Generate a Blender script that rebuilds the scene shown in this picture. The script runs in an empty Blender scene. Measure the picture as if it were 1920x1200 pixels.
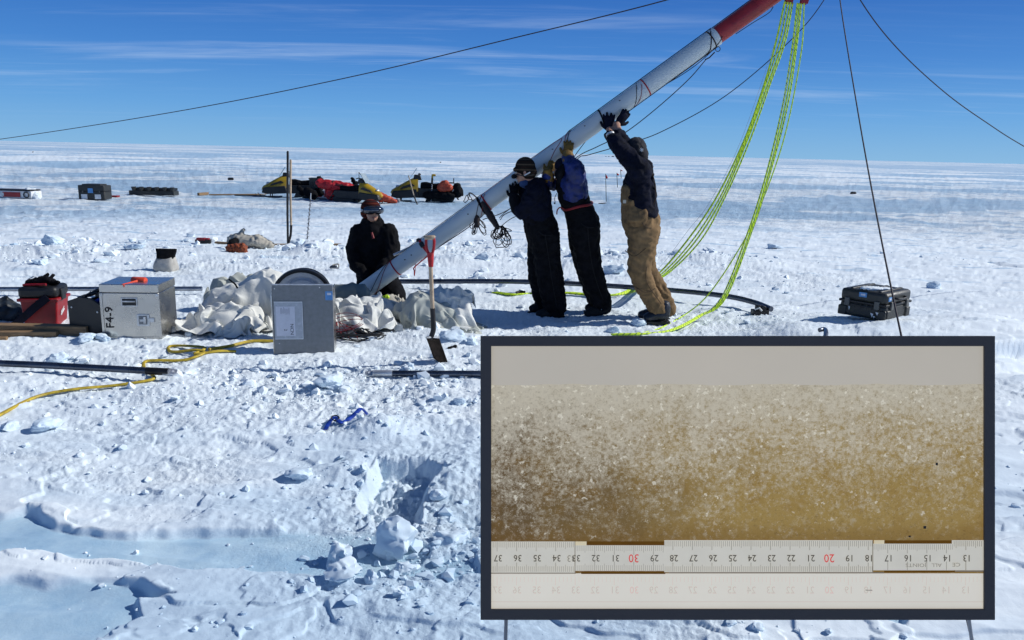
QUICK = False
import bpy, bmesh, math, random
import numpy as np
from mathutils import Vector, Matrix, Quaternion, noise as mnoise
R = math.radians
scene = bpy.context.scene
COL = scene.collection
# ------------------------------------------------------------------ camera
F = 1450.0                     # focal length in photograph pixels (1920 wide)
CAM_H = 1.6
PITCH = math.atan((600-285.5)/F)
ROLL = R(1.31)
cam_d = bpy.data.cameras.new('camera'); cam = bpy.data.objects.new('camera', cam_d); COL.objects.link(cam)
cam_d.sensor_width = 36; cam_d.lens = 36*F/1920
cam_d.clip_start = 0.05; cam_d.clip_end = 40000
CR = Matrix.Rotation(math.pi/2-PITCH, 3, 'X') @ Matrix.Rotation(ROLL, 3, 'Z')
cam.matrix_world = Matrix.Translation((0, 0, CAM_H)) @ CR.to_4x4()
scene.camera = cam
# ------------------------------------------------------------------ sky and sun
SUN_EL, SUN_AZ = 35.0, 9.0      # azimuth: degrees from +X (the right of the picture) towards +Y (away)
W = bpy.data.worlds.new('World'); scene.world = W; W.use_nodes = True
nt = W.node_tree; nt.nodes.clear()
def N(nt, typ, **kw):
    n = nt.nodes.new(typ)
    for k, v in kw.items():
        if k == 'inp':
            for a, b in v.items(): n.inputs[a].default_value = b
        else: setattr(n, k, v)
    return n
sky = N(nt, 'ShaderNodeTexSky', sky_type='NISHITA', sun_disc=False, sun_elevation=R(SUN_EL), sun_rotation=R(90-SUN_AZ),
        altitude=2400, air_density=1.25, dust_density=0.15, ozone_density=5.5)
bg = N(nt, 'ShaderNodeBackground', inp={'Strength': 0.1})
wout = N(nt, 'ShaderNodeOutputWorld')
# cirrus: noise laid out on a flat layer high above (direction divided by its height)
tc = N(nt, 'ShaderNodeTexCoord'); sep = N(nt, 'ShaderNodeSeparateXYZ')
nt.links.new(tc.outputs['Generated'], sep.inputs[0])
mx = N(nt, 'ShaderNodeMath', operation='MAXIMUM', inp={1: 0.0}); nt.links.new(sep.outputs[2], mx.inputs[0])
ad = N(nt, 'ShaderNodeMath', operation='ADD', inp={1: 0.035}); nt.links.new(mx.outputs[0], ad.inputs[0])
dx = N(nt, 'ShaderNodeMath', operation='DIVIDE'); dy = N(nt, 'ShaderNodeMath', operation='DIVIDE')
nt.links.new(sep.outputs[0], dx.inputs[0]); nt.links.new(ad.outputs[0], dx.inputs[1])
nt.links.new(sep.outputs[1], dy.inputs[0]); nt.links.new(ad.outputs[0], dy.inputs[1])
cmb = N(nt, 'ShaderNodeCombineXYZ'); nt.links.new(dx.outputs[0], cmb.inputs[0]); nt.links.new(dy.outputs[0], cmb.inputs[1])
def cirrus(rot, sc, seed, lo, hi, scale, detail=9, rough=.6, dist=.6):
    mp = N(nt, 'ShaderNodeMapping'); mp.inputs['Rotation'].default_value = (0, 0, R(rot)); mp.inputs['Scale'].default_value = sc
    mp.inputs['Location'].default_value = (seed, seed*1.7, 0)
    nz = N(nt, 'ShaderNodeTexNoise', inp={'Scale': scale, 'Detail': detail, 'Roughness': rough, 'Distortion': dist})
    rp = N(nt, 'ShaderNodeMapRange', interpolation_type='SMOOTHSTEP', inp={1: lo, 2: hi, 3: 0.0, 4: 1.0})
    nt.links.new(cmb.outputs[0], mp.inputs[0]); nt.links.new(mp.outputs[0], nz.inputs['Vector']); nt.links.new(nz.outputs[0], rp.inputs[0])
    return rp.outputs[0]
def mth(op, a, b):
    n = N(nt, 'ShaderNodeMath', operation=op)
    for i, v in enumerate((a, b)):
        if isinstance(v, (int, float)): n.inputs[i].default_value = v
        else: nt.links.new(v, n.inputs[i])
    return n.outputs[0]
c1 = cirrus(-6, (.30, 1.1, 1), 3.1, .48, .82, 1.0)
c2 = cirrus(8, (.10, .42, 1), 7.7, .40, .62, 1.0, 4, .5)
c3 = cirrus(-3, (.6, 5.0, 1), 1.3, .52, .9, 1.0, 10, .65, 1.0)
cm = mth('MULTIPLY', mth('ADD', mth('MULTIPLY', c1, 1.0), mth('MULTIPLY', c3, .55)), mth('ADD', c2, 0.10))
hz_ = N(nt, 'ShaderNodeMapRange', inp={1: 0.02, 2: 0.14, 3: 0.0, 4: 1.0}); nt.links.new(sep.outputs[2], hz_.inputs[0])
cm = mth('MULTIPLY', cm, hz_.outputs[0])
# clear polar air: pale at the horizon, deepening quickly to a dark zenith
ramp = N(nt, 'ShaderNodeValToRGB'); nt.links.new(mx.outputs[0], ramp.inputs[0]); el = ramp.color_ramp.elements
STOPS = ((0.0, (.185, .455, .775)), (.05, (.105, .35, .75)), (.11, (.045, .222, .64)), (.18, (.020, .140, .52)), (.40, (.008, .075, .27)), (1.0, (.003, .033, .12)))
el[0].color = (*STOPS[0][1], 1); el[1].position = 1.0; el[1].color = (*STOPS[-1][1], 1)
for p_, c_ in STOPS[1:-1]: el.new(p_).color = (*c_, 1)
sc10 = N(nt, 'ShaderNodeVectorMath', operation='SCALE'); sc10.inputs['Scale'].default_value = 10.0; nt.links.new(ramp.outputs[0], sc10.inputs[0])
hs = N(nt, 'ShaderNodeMix', data_type='RGBA'); hs.inputs['Factor'].default_value = .88; nt.links.new(sky.outputs[0], hs.inputs['A']); nt.links.new(sc10.outputs[0], hs.inputs['B'])
mixc = N(nt, 'ShaderNodeMix', data_type='RGBA'); mixc.inputs['B'].default_value = (6.2, 7.6, 9.6, 1)
nt.links.new(mth('MINIMUM', mth('MULTIPLY', cm, 0.66), 0.46), mixc.inputs['Factor']); nt.links.new(hs.outputs['Result'], mixc.inputs['A'])
nt.links.new(mixc.outputs['Result'], bg.inputs[0]); nt.links.new(bg.outputs[0], wout.inputs[0])
sun_d = bpy.data.lights.new('sun', 'SUN'); sun = bpy.data.objects.new('sun', sun_d); COL.objects.link(sun)
sun_d.energy = 4.3; sun_d.angle = R(0.53); sun_d.color = (1.0, .985, .945)
SD = Vector((math.cos(R(SUN_EL))*math.cos(R(SUN_AZ)), math.cos(R(SUN_EL))*math.sin(R(SUN_AZ)), math.sin(R(SUN_EL))))
sun.rotation_euler = SD.to_track_quat('Z', 'Y').to_euler(); sun.location = (30, 5, 30)
vs = scene.view_settings; scene.display_settings.display_device = 'sRGB'
vs.view_transform = 'Standard'; vs.look = 'None'; vs.exposure = 0.0; vs.gamma = 1.0; vs.use_curve_mapping = False
scene.render.resolution_x = 1024; scene.render.resolution_y = 640
scene.cycles.max_bounces = 6; scene.cycles.diffuse_bounces = 3; scene.cycles.use_denoising = True
# ------------------------------------------------------------------ noise
_rs = np.random.RandomState(5); _PERM = np.tile(_rs.permutation(1024), 3); _GA = _rs.rand(1024)*2*np.pi
_GX, _GY = np.cos(_GA), np.sin(_GA)
def perlin(x, y, seed=0):
    x = np.asarray(x, float)+seed*17.31; y = np.asarray(y, float)+seed*9.17
    xi = np.floor(x).astype(np.int64); yi = np.floor(y).astype(np.int64); xf = x-xi; yf = y-yi
    u = xf*xf*xf*(xf*(xf*6-15)+10); v = yf*yf*yf*(yf*(yf*6-15)+10)
    def g(i, j, fx, fy):
        h = _PERM[(_PERM[(xi+i) & 1023]+((yi+j) & 1023))]
        return _GX[h]*fx+_GY[h]*fy
    a = g(0, 0, xf, yf); b = g(1, 0, xf-1, yf); c = g(0, 1, xf, yf-1); d = g(1, 1, xf-1, yf-1)
    return ((a+(b-a)*u)*(1-v)+(c+(d-c)*u)*v)*1.5
def fbm(x, y, o=4, seed=0, gain=.5):
    s = 0; a = 1; t = 0
    for i in range(o):
        s = s+a*perlin(x*2**i, y*2**i, seed+i*3); t += a; a *= gain
    return s/t
def sstep(a, b, x):
    t = np.clip((x-a)/(b-a), 0, 1); return t*t*(3-2*t)
# ------------------------------------------------------------------ pixel -> place
def ray(px, py):
    d = CR @ Vector(((px-960)/F, -(py-600)/F, -1.0)); return d
def P(px, py, dep):
    d = ray(px, py); return Vector((0, 0, CAM_H))+d*dep
def base_h(x, y):
    r = np.sqrt(x*x+y*y)
    return -0.9*sstep(9.0, 36.0, r)
def G(px, py, up=0.0):
    d = ray(px, py); t = 7.0
    for _ in range(60):
        q = d*t; h = float(TH(q.x, q.y))
        t2 = (h-CAM_H)/d.z if d.z < 0 else t
        t = .5*t+.5*t2
    q = d*t; return Vector((q.x, q.y, float(TH(q.x, q.y))+up))
# zones given by the photo's pixels -> ground points (flat approximation)
def gflat(px, py):
    d = ray(px, py); t = -CAM_H/d.z; return (d.x*t, d.y*t)
def blob(x, y, px, py, rx, ry):
    cx, cy = gflat(px, py)
    return np.exp(-(((x-cx)/rx)**2+((y-cy)/ry)**2))
def seg_mask(x, y, pts, w):
    m = 0*x
    for a, b in zip(pts[:-1], pts[1:]):
        dx, dy = b[0]-a[0], b[1]-a[1]; L = dx*dx+dy*dy
        t = np.clip(((x-a[0])*dx+(y-a[1])*dy)/L, 0, 1)
        m = np.maximum(m, np.exp(-((x-a[0]-t*dx)**2+(y-a[1]-t*dy)**2)/w**2))
    return m
def poly_in(x, y, pix, warp=.05, fr=3.0):
    """signed-ish inside mask of a polygon whose corners lie under the photo's pixels, edges warped by noise"""
    P_ = [gflat(*p) for p in pix]
    xx = x+warp*fbm(x*fr, y*fr, 3, 41); yy = y+warp*fbm(x*fr, y*fr, 3, 57)
    inside = np.zeros(np.shape(x), bool); dmin = np.full(np.shape(x), 1e9)
    n = len(P_)
    for i in range(n):
        x1, y1 = P_[i]; x2, y2 = P_[(i+1) % n]
        cond = ((y1 > yy) != (y2 > yy))
        with np.errstate(divide='ignore', invalid='ignore'):
            xc = (x2-x1)*(yy-y1)/((y2-y1) if y2 != y1 else 1e-9)+x1
        inside ^= cond & (xx < xc)
        dx, dy = x2-x1, y2-y1; t = np.clip(((xx-x1)*dx+(yy-y1)*dy)/(dx*dx+dy*dy+1e-12), 0, 1)
        dmin = np.minimum(dmin, np.hypot(xx-x1-t*dx, yy-y1-t*dy))
    return np.where(inside, dmin, -dmin)
ICE = [[(-300, 985), (40, 975), (110, 1000), (250, 1016), (430, 1010), (520, 1004), (700, 1008), (800, 1040), (760, 1096), (560, 1090), (430, 1092), (330, 1076), (200, 1058), (120, 1050), (-300, 1045)],
       [(-300, 1096), (60, 1092), (170, 1102), (260, 1108), (350, 1128), (260, 1142), (270, 1170), (210, 1185), (170, 1240), (-300, 1290)],
       [(1560, 1150), (1700, 1152), (1690, 1185), (1600, 1180)], [(700, 1060), (900, 1050), (900, 1090), (760, 1090)]]
CHURN = [(560, 700, 2.4, .45, .75), (760, 720, 1.0, .5, .8), (300, 640, 1.4, .4, .6), (300, 800, .9, .3, .5), (700, 800, .8, .3, .6), (120, 470, 2.2, 1.6, .8), (430, 500, 2.5, 1.3, .7), (620, 480, 1.6, 1.4, .8), (860, 470, 1.5, 2.2, .9), (1150, 490, 2.0, 1.8, .9),
         (1330, 500, 1.4, 1.2, .7), (500, 600, 3.4, 1.5, .8), (250, 720, 1.2, .7, .6), (600, 740, 1.6, .7, .9), (950, 600, 2.2, 1.2, .7), (820, 960, .55, .8, 1.0),
         (1300, 620, 1.2, 1.0, .6), (330, 700, 3, .6, .5), (700, 1000, .5, .45, .6), (400, 860, .6, .6, .35), (1890, 560, .5, .5, .3), (1450, 520, .8, 1.4, .5)]
def zones(x, y):
    ch = 0*x
    for px, py, rx, ry, a in CHURN: ch = np.maximum(ch, a*blob(x, y, px, py, rx, ry))
    ch = np.clip(ch*(1+.9*fbm(x*.9, y*.9, 3, 88)), 0, 1)
    return ch
def ice_mask(x, y, warp=.07):
    m = np.full(np.shape(x), -9.0)
    for p in ICE: m = np.maximum(m, poly_in(x, y, p, warp))
    return m
def prints(x, y): return sstep(.06, .38, fbm(x*.8, y*.8, 3, 61))
def TH_full(x, y, fine=True):
    x = np.asarray(x, float); y = np.asarray(y, float)
    r = np.sqrt(x*x+y*y)+1e-6
    h = base_h(x, y)+.03*fbm(x*.35, y*.35, 3, 1)*sstep(2, 6, r)
    near = 1-sstep(14, 30, r)
    # wind-carved sastrugi: long low ridges that run across the view
    wx = x*.45+.35*fbm(x*.5, y*.5, 2, 71); wy = y*1.7+.5*fbm(x*.4, y*.6, 2, 72)
    sas = 1-np.abs(perlin(wx, wy, 21))*2.0
    sas2 = 1-np.abs(perlin(x*1.3+.3*wy, y*4.2, 23))*2.0
    h = h+(.050*np.clip(sas, -.5, 1)+.022*np.clip(sas2, -.5, 1))*(1-.72*near)+.010*near*sas2*(1-zones(x, y))
    h = h+.10*fbm(x*.06, y*.16, 3, 31)*sstep(20, 60, r)
    if not fine: return h
    hsm = h+0
    ch = zones(x, y)*near
    # trampled, shovelled snow
    b1 = fbm(x*2.1, y*2.1, 3, 4); b2 = np.abs(perlin(x*6+.5*b1, y*6, 8)); b3 = np.abs(perlin(x*13, y*13, 9)); b4 = perlin(x*28, y*28, 10)
    lump = np.maximum(0, perlin(x*7.5, y*7.5, 12)-.12)*1.4+np.maximum(0, perlin(x*15, y*15, 14)-.2)*.8
    b5 = np.abs(perlin(x*40+b1, y*40, 11))
    h = h+ch*(.050*b1+.024*(.35-b2)+.021*(.3-b3)+.009*b4+.009*(.3-b5)+.030*lump*sstep(-.2, .5, fbm(x*1.4, y*1.4, 2, 77)))
    # footprints and scuffs on the firmer snow
    pr = prints(x, y)
    sc_ = np.maximum(0, perlin(x*11+.8*b1, y*17, 15)-.18)
    tr = perlin(x*26+2.5*b1, y*40+2.0*b1, 16)
    h = h+near*pr*(1-.6*ch)*(.015*sc_+.0050*tr+.004*(.3-b3)+.004*(.3-b5))+near*.0007*b4
    h = h+near*.006*fbm(x*4, y*9, 3, 18)
    # thin wind-crust plates with broken edges
    pf = fbm(x*.75+.3*b1, y*1.5, 4, 131); pf2 = fbm(x*1.7, y*3.4+.4*b1, 4, 137)
    h = h+(1-.7*ch)*(1-sstep(30, 60, r))*(.013*sstep(.04, .062, pf)+.012*sstep(-.20, -.175, pf)+.007*sstep(.10, .13, pf2)+.004*(1-np.abs(perlin(x*2.2+b1, y*7.5, 141))*2.4))
    # bare blue ice a few centimetres below the wind crust
    im = ice_mask(x, y)
    k = sstep(-.012, .018, im)
    flat = hsm-.009+.004*fbm(x*1.2, y*2.2, 2, 19)+.0015*fbm(x*9, y*14, 2, 20)
    h = h*(1-k)+flat*k
    h = h+.002*np.exp(-((im+.05)/.05)**2)*near
    # the dug pit with a clean cut back wall, shovelled ramp towards the camera
    pd = poly_in(x, y, [(706, 868), (800, 868), (846, 892), (800, 925), (790, 1000), (690, 990), (668, 930), (690, 890)], .03, 6)
    h = h-(.105+.03*b1)*sstep(-.004, .045, pd)*(1-.25*b2)+.03*(.3-b3)*sstep(-.06, .02, pd)+.012*(.3-b5)*sstep(-.06, .02, pd)
    h = h+.022*np.exp(-((pd+.11)/.09)**2)*(b1+.45)
    # mound thrown up behind the blue strap, and low heaps
    for px, py, rx, ry, a in ((712, 812, .19, .14, .085), (700, 470, .9, .3, .06), (590, 470, .35, .3, .14), (810, 640, .3, .25, .05),
                              (1120, 500, .7, .4, .10), (1330, 490, 1.2, .5, .10), (90, 470, 1.3, .6, .10), (860, 490, .6, .4, .08), (1640, 640, 1.2, .25, .03)):
        h = h+a*blob(x, y, px, py, rx, ry)*(1+.5*b2)
    # trench at the right edge
    tm = seg_mask(x, y, [gflat(1780, 716), gflat(1870, 704), gflat(1990, 692), gflat(2300, 670)], .13)
    h = h-.05*sstep(.25, .6, tm)
    yl = np.interp(x, [1.9, 2.4, 2.75, 3.3, 4.6], [5.62, 5.72, 5.80, 5.98, 6.35])+.02*fbm(x*1.5, 0*y, 2, 93)
    h = h+.13*sstep(0, .05, y-yl)*(1-sstep(.6, 2.2, y-yl))*sstep(1.9, 2.6, x)*(1-sstep(4.4, 5.4, x))
    cr = seg_mask(x, y, [gflat(1840, 478), gflat(1925, 492), gflat(2100, 510)], .10); h = h-.12*cr
    return h
def TH(x, y): return TH_full(np.array([float(x)]), np.array([float(y)]), True)[0]
# ------------------------------------------------------------------ materials
MATS = {}
def mat(name, col, rough=.6, metal=0.0, var=.12, vscale=8.0, bump=.0, bscale=60.0, spec=.5, col2=None, stretch=None, sheen=0, coat=0, trans=0):
    if name in MATS: return MATS[name]
    m = bpy.data.materials.new(name); m.use_nodes = True; t = m.node_tree; b = t.nodes['Principled BSDF']
    b.inputs['Roughness'].default_value = rough; b.inputs['Metallic'].default_value = metal
    b.inputs['Specular IOR Level'].default_value = spec
    if sheen: b.inputs['Sheen Weight'].default_value = sheen
    if coat: b.inputs['Coat Weight'].default_value = coat; b.inputs['Coat Roughness'].default_value = .12
    if trans: b.inputs['Transmission Weight'].default_value = trans
    tcn = N(t, 'ShaderNodeTexCoord'); v = tcn.outputs['Object']
    if stretch:
        mp = N(t, 'ShaderNodeMapping'); mp.inputs['Scale'].default_value = stretch; t.links.new(v, mp.inputs[0]); v = mp.outputs[0]
    nz = N(t, 'ShaderNodeTexNoise', inp={'Scale': vscale, 'Detail': 6.0, 'Roughness': .65}); t.links.new(v, nz.inputs['Vector'])
    mixn = N(t, 'ShaderNodeMix', data_type='RGBA')
    c2 = col2 or tuple(max(0, c*(1-2.2*var)) for c in col)
    c1 = tuple(min(1, c*(1+var)) for c in col)
    mixn.inputs['A'].default_value = (*c2, 1); mixn.inputs['B'].default_value = (*c1, 1)
    rp = N(t, 'ShaderNodeMapRange', inp={1: .32, 2: .66}); t.links.new(nz.outputs[0], rp.inputs[0]); t.links.new(rp.outputs[0], mixn.inputs['Factor'])
    t.links.new(mixn.outputs['Result'], b.inputs['Base Color'])
    rr = N(t, 'ShaderNodeMapRange', inp={1: .3, 2: .7, 3: max(.03, rough-.12), 4: min(1, rough+.12)}); t.links.new(nz.outputs[0], rr.inputs[0]); t.links.new(rr.outputs[0], b.inputs['Roughness'])
    if bump:
        n2 = N(t, 'ShaderNodeTexNoise', inp={'Scale': bscale, 'Detail': 4.0}); t.links.new(v, n2.inputs['Vector'])
        bp = N(t, 'ShaderNodeBump', inp={'Strength': bump, 'Distance': .01}); t.links.new(n2.outputs[0], bp.inputs['Height']); t.links.new(bp.outputs[0], b.inputs['Normal'])
    MATS[name] = m; return m
def snow_mat():
    m = bpy.data.materials.new('snow'); m.use_nodes = True; t = m.node_tree; b = t.nodes['Principled BSDF']
    L = t.links.new
    tcn = N(t, 'ShaderNodeTexCoord'); v = tcn.outputs['Object']
    at = N(t, 'ShaderNodeAttribute', attribute_name='ice')
    # far wind-polished bands
    def stre(s, sc, lo, hi, seed, det=7, ro=.62):
        mp = N(t, 'ShaderNodeMapping'); mp.inputs['Scale'].default_value = s; mp.inputs['Location'].default_value = (seed, seed, 0); mp.inputs['Rotation'].default_value = (0, 0, R(3)); L(v, mp.inputs[0])
        nz = N(t, 'ShaderNodeTexNoise', inp={'Scale': sc, 'Detail': det, 'Roughness': ro}); L(mp.outputs[0], nz.inputs['Vector'])
        rp = N(t, 'ShaderNodeMapRange', interpolation_type='SMOOTHSTEP', inp={1: lo, 2: hi}); L(nz.outputs[0], rp.inputs[0]); return rp.outputs[0]
    def mt(op, a, b_):
        n = N(t, 'ShaderNodeMath', operation=op)
        for i, q in enumerate((a, b_)):
            if isinstance(q, (int, float)): n.inputs[i].default_value = q
            else: L(q, n.inputs[i])
        return n.outputs[0]
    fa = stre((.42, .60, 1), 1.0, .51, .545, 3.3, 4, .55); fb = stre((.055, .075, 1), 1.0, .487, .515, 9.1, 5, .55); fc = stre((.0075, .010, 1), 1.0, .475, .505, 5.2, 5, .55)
    fd = stre((1.0, 3.2, 1), 1.0, .60, .65, 12.2, 3, .5)  # thin dashes: shade of small wind ridges painted into the colour
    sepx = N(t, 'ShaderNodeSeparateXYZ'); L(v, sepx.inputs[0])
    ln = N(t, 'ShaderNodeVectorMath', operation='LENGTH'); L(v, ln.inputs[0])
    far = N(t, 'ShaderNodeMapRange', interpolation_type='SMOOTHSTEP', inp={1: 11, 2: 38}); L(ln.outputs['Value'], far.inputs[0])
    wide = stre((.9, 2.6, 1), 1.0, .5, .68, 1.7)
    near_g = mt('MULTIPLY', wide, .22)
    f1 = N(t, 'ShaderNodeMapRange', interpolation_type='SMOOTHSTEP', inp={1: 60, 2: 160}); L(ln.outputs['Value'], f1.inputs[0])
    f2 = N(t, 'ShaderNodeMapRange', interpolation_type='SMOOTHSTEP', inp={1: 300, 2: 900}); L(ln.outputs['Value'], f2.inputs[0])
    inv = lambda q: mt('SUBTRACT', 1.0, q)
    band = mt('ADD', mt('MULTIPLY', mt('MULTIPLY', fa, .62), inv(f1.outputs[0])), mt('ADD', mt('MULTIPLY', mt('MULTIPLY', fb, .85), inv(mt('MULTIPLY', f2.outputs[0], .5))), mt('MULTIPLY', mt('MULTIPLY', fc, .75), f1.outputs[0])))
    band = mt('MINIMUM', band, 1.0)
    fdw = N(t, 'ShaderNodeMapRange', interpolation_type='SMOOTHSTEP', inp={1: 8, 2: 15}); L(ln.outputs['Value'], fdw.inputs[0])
    near_shade = N(t, 'ShaderNodeMapRange', interpolation_type='SMOOTHSTEP', inp={1: 6.0, 2: 2.8}); L(ln.outputs['Value'], near_shade.inputs[0])
    shade_patch = stre((.45, .9, 1), 1.0, .36, .60, 21.7, 4, .55)
    near_g = mt('MAXIMUM', near_g, mt('MULTIPLY', mt('MULTIPLY', near_shade.outputs[0], shade_patch), .62))  # bluish shade of the nearest snow, painted into its colour in patches
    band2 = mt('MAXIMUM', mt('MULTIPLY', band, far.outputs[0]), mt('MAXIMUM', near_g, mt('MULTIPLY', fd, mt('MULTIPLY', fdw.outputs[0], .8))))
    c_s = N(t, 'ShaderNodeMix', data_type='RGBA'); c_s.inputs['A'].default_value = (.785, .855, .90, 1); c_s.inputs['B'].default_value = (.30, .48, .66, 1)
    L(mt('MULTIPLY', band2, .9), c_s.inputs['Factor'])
    # blue ice
    nz = N(t, 'ShaderNodeTexNoise', inp={'Scale': 3.0, 'Detail': 8.0, 'Roughness': .7}); L(v, nz.inputs['Vector'])
    ci = N(t, 'ShaderNodeMix', data_type='RGBA'); ci.inputs['A'].default_value = (.33, .51, .67, 1); ci.inputs['B'].default_value = (.56, .73, .83, 1)
    rpi = N(t, 'ShaderNodeMapRange', inp={1: .36, 2: .66}); L(nz.outputs[0], rpi.inputs[0]); L(rpi.outputs[0], ci.inputs['Factor'])
    c_f = N(t, 'ShaderNodeMix', data_type='RGBA'); L(at.outputs['Fac'], c_f.inputs['Factor']); L(c_s.outputs['Result'], c_f.inputs['A']); L(ci.outputs['Result'], c_f.inputs['B'])
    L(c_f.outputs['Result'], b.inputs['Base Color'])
    ro = N(t, 'ShaderNodeMapRange', inp={1: 0, 2: 1, 3: .75, 4: .33}); L(at.outputs['Fac'], ro.inputs[0]); L(ro.outputs[0], b.inputs['Roughness'])
    b.inputs['Specular IOR Level'].default_value = .35
    n2 = N(t, 'ShaderNodeTexNoise', inp={'Scale': 34.0, 'Detail': 8.0, 'Roughness': .72}); L(v, n2.inputs['Vector'])
    mp3 = N(t, 'ShaderNodeMapping'); mp3.inputs['Scale'].default_value = (.8, 3.2, 1); L(v, mp3.inputs[0])
    n3 = N(t, 'ShaderNodeTexNoise', inp={'Scale': .9, 'Detail': 9.0, 'Roughness': .66}); L(mp3.outputs[0], n3.inputs['Vector'])
    bp = N(t, 'ShaderNodeBump', inp={'Strength': .6, 'Distance': .02}); L(n2.outputs[0], bp.inputs['Height'])
    atc = N(t, 'ShaderNodeAttribute', attribute_name='churn'); L(mt('MULTIPLY', mt('ADD', mt('MULTIPLY', atc.outputs['Fac'], .75), .08), inv(far.outputs[0])), bp.inputs['Strength'])
    st3 = mt('MULTIPLY', mt('MULTIPLY', far.outputs[0], inv(f1.outputs[0])), .7)
    bp2 = N(t, 'ShaderNodeBump', inp={'Strength': .5, 'Distance': .5}); L(st3, bp2.inputs['Strength']); L(n3.outputs[0], bp2.inputs['Height']); L(bp.outputs[0], bp2.inputs['Normal'])
    L(bp2.outputs[0], b.inputs['Normal'])
    MATS['snow'] = m; return m
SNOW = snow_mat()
# ------------------------------------------------------------------ snow ground: one sheet to the horizon
def mesh_np(name, V, Fq, mats, smooth=True):
    me = bpy.data.meshes.new(name)
    me.vertices.add(len(V)); me.vertices.foreach_set('co', np.asarray(V, np.float32).ravel())
    Fq = np.asarray(Fq, np.int32); n, k = Fq.shape
    me.loops.add(n*k); me.loops.foreach_set('vertex_index', Fq.ravel())
    me.polygons.add(n); me.polygons.foreach_set('loop_start', np.arange(0, n*k, k, dtype=np.int32)); me.polygons.foreach_set('loop_total', np.full(n, k, np.int32))
    if smooth: me.polygons.foreach_set('use_smooth', np.ones(n, bool))
    me.update(calc_edges=True); me.validate()
    for m in mats: me.materials.append(m)
    return me
def build_ground():
    na = 1380 if not QUICK else 560; nr = 640 if not QUICK else 330
    dense = np.linspace(R(90+49), R(90-49), na)
    rest = np.linspace(R(41), R(-221), 160)[1:-1]
    th = np.concatenate([dense, rest])
    inv = np.linspace(1/1.9, 1/70., nr)
    rr = np.concatenate([[.02, .1], np.linspace(.2, 1.88, 60), 1/inv, np.geomspace(72, 15000, 90)])
    TH_, RR = np.meshgrid(th, rr); X = (RR*np.cos(TH_)).ravel(); Y = (RR*np.sin(TH_)).ravel()
    Z = np.zeros_like(X); Z[:] = TH_full(X, Y, True)
    ice = sstep(-.015, .03, ice_mask(X, Y))*(RR.ravel() < 10)
    nA, nR = len(th), len(rr); i = np.arange(nR-1)[:, None]*nA; j = np.arange(nA)[None, :]; j2 = (j+1) % nA
    Fq = np.stack([i+j, i+nA+j, i+nA+j2, i+j2], -1).reshape(-1, 4)
    Fq = Fq[:, ::-1] if False else Fq
    rgh = np.clip(zones(X, Y)+.5*prints(X, Y)+.14, 0, 1)
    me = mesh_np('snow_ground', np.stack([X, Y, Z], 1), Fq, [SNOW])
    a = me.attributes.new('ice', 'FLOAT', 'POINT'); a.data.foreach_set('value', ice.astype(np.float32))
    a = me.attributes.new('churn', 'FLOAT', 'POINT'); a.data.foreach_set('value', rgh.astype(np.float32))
    o = bpy.data.objects.new('snow_ground', me); COL.objects.link(o); o['kind'] = 'structure'
    return o
ground = build_ground()
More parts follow.
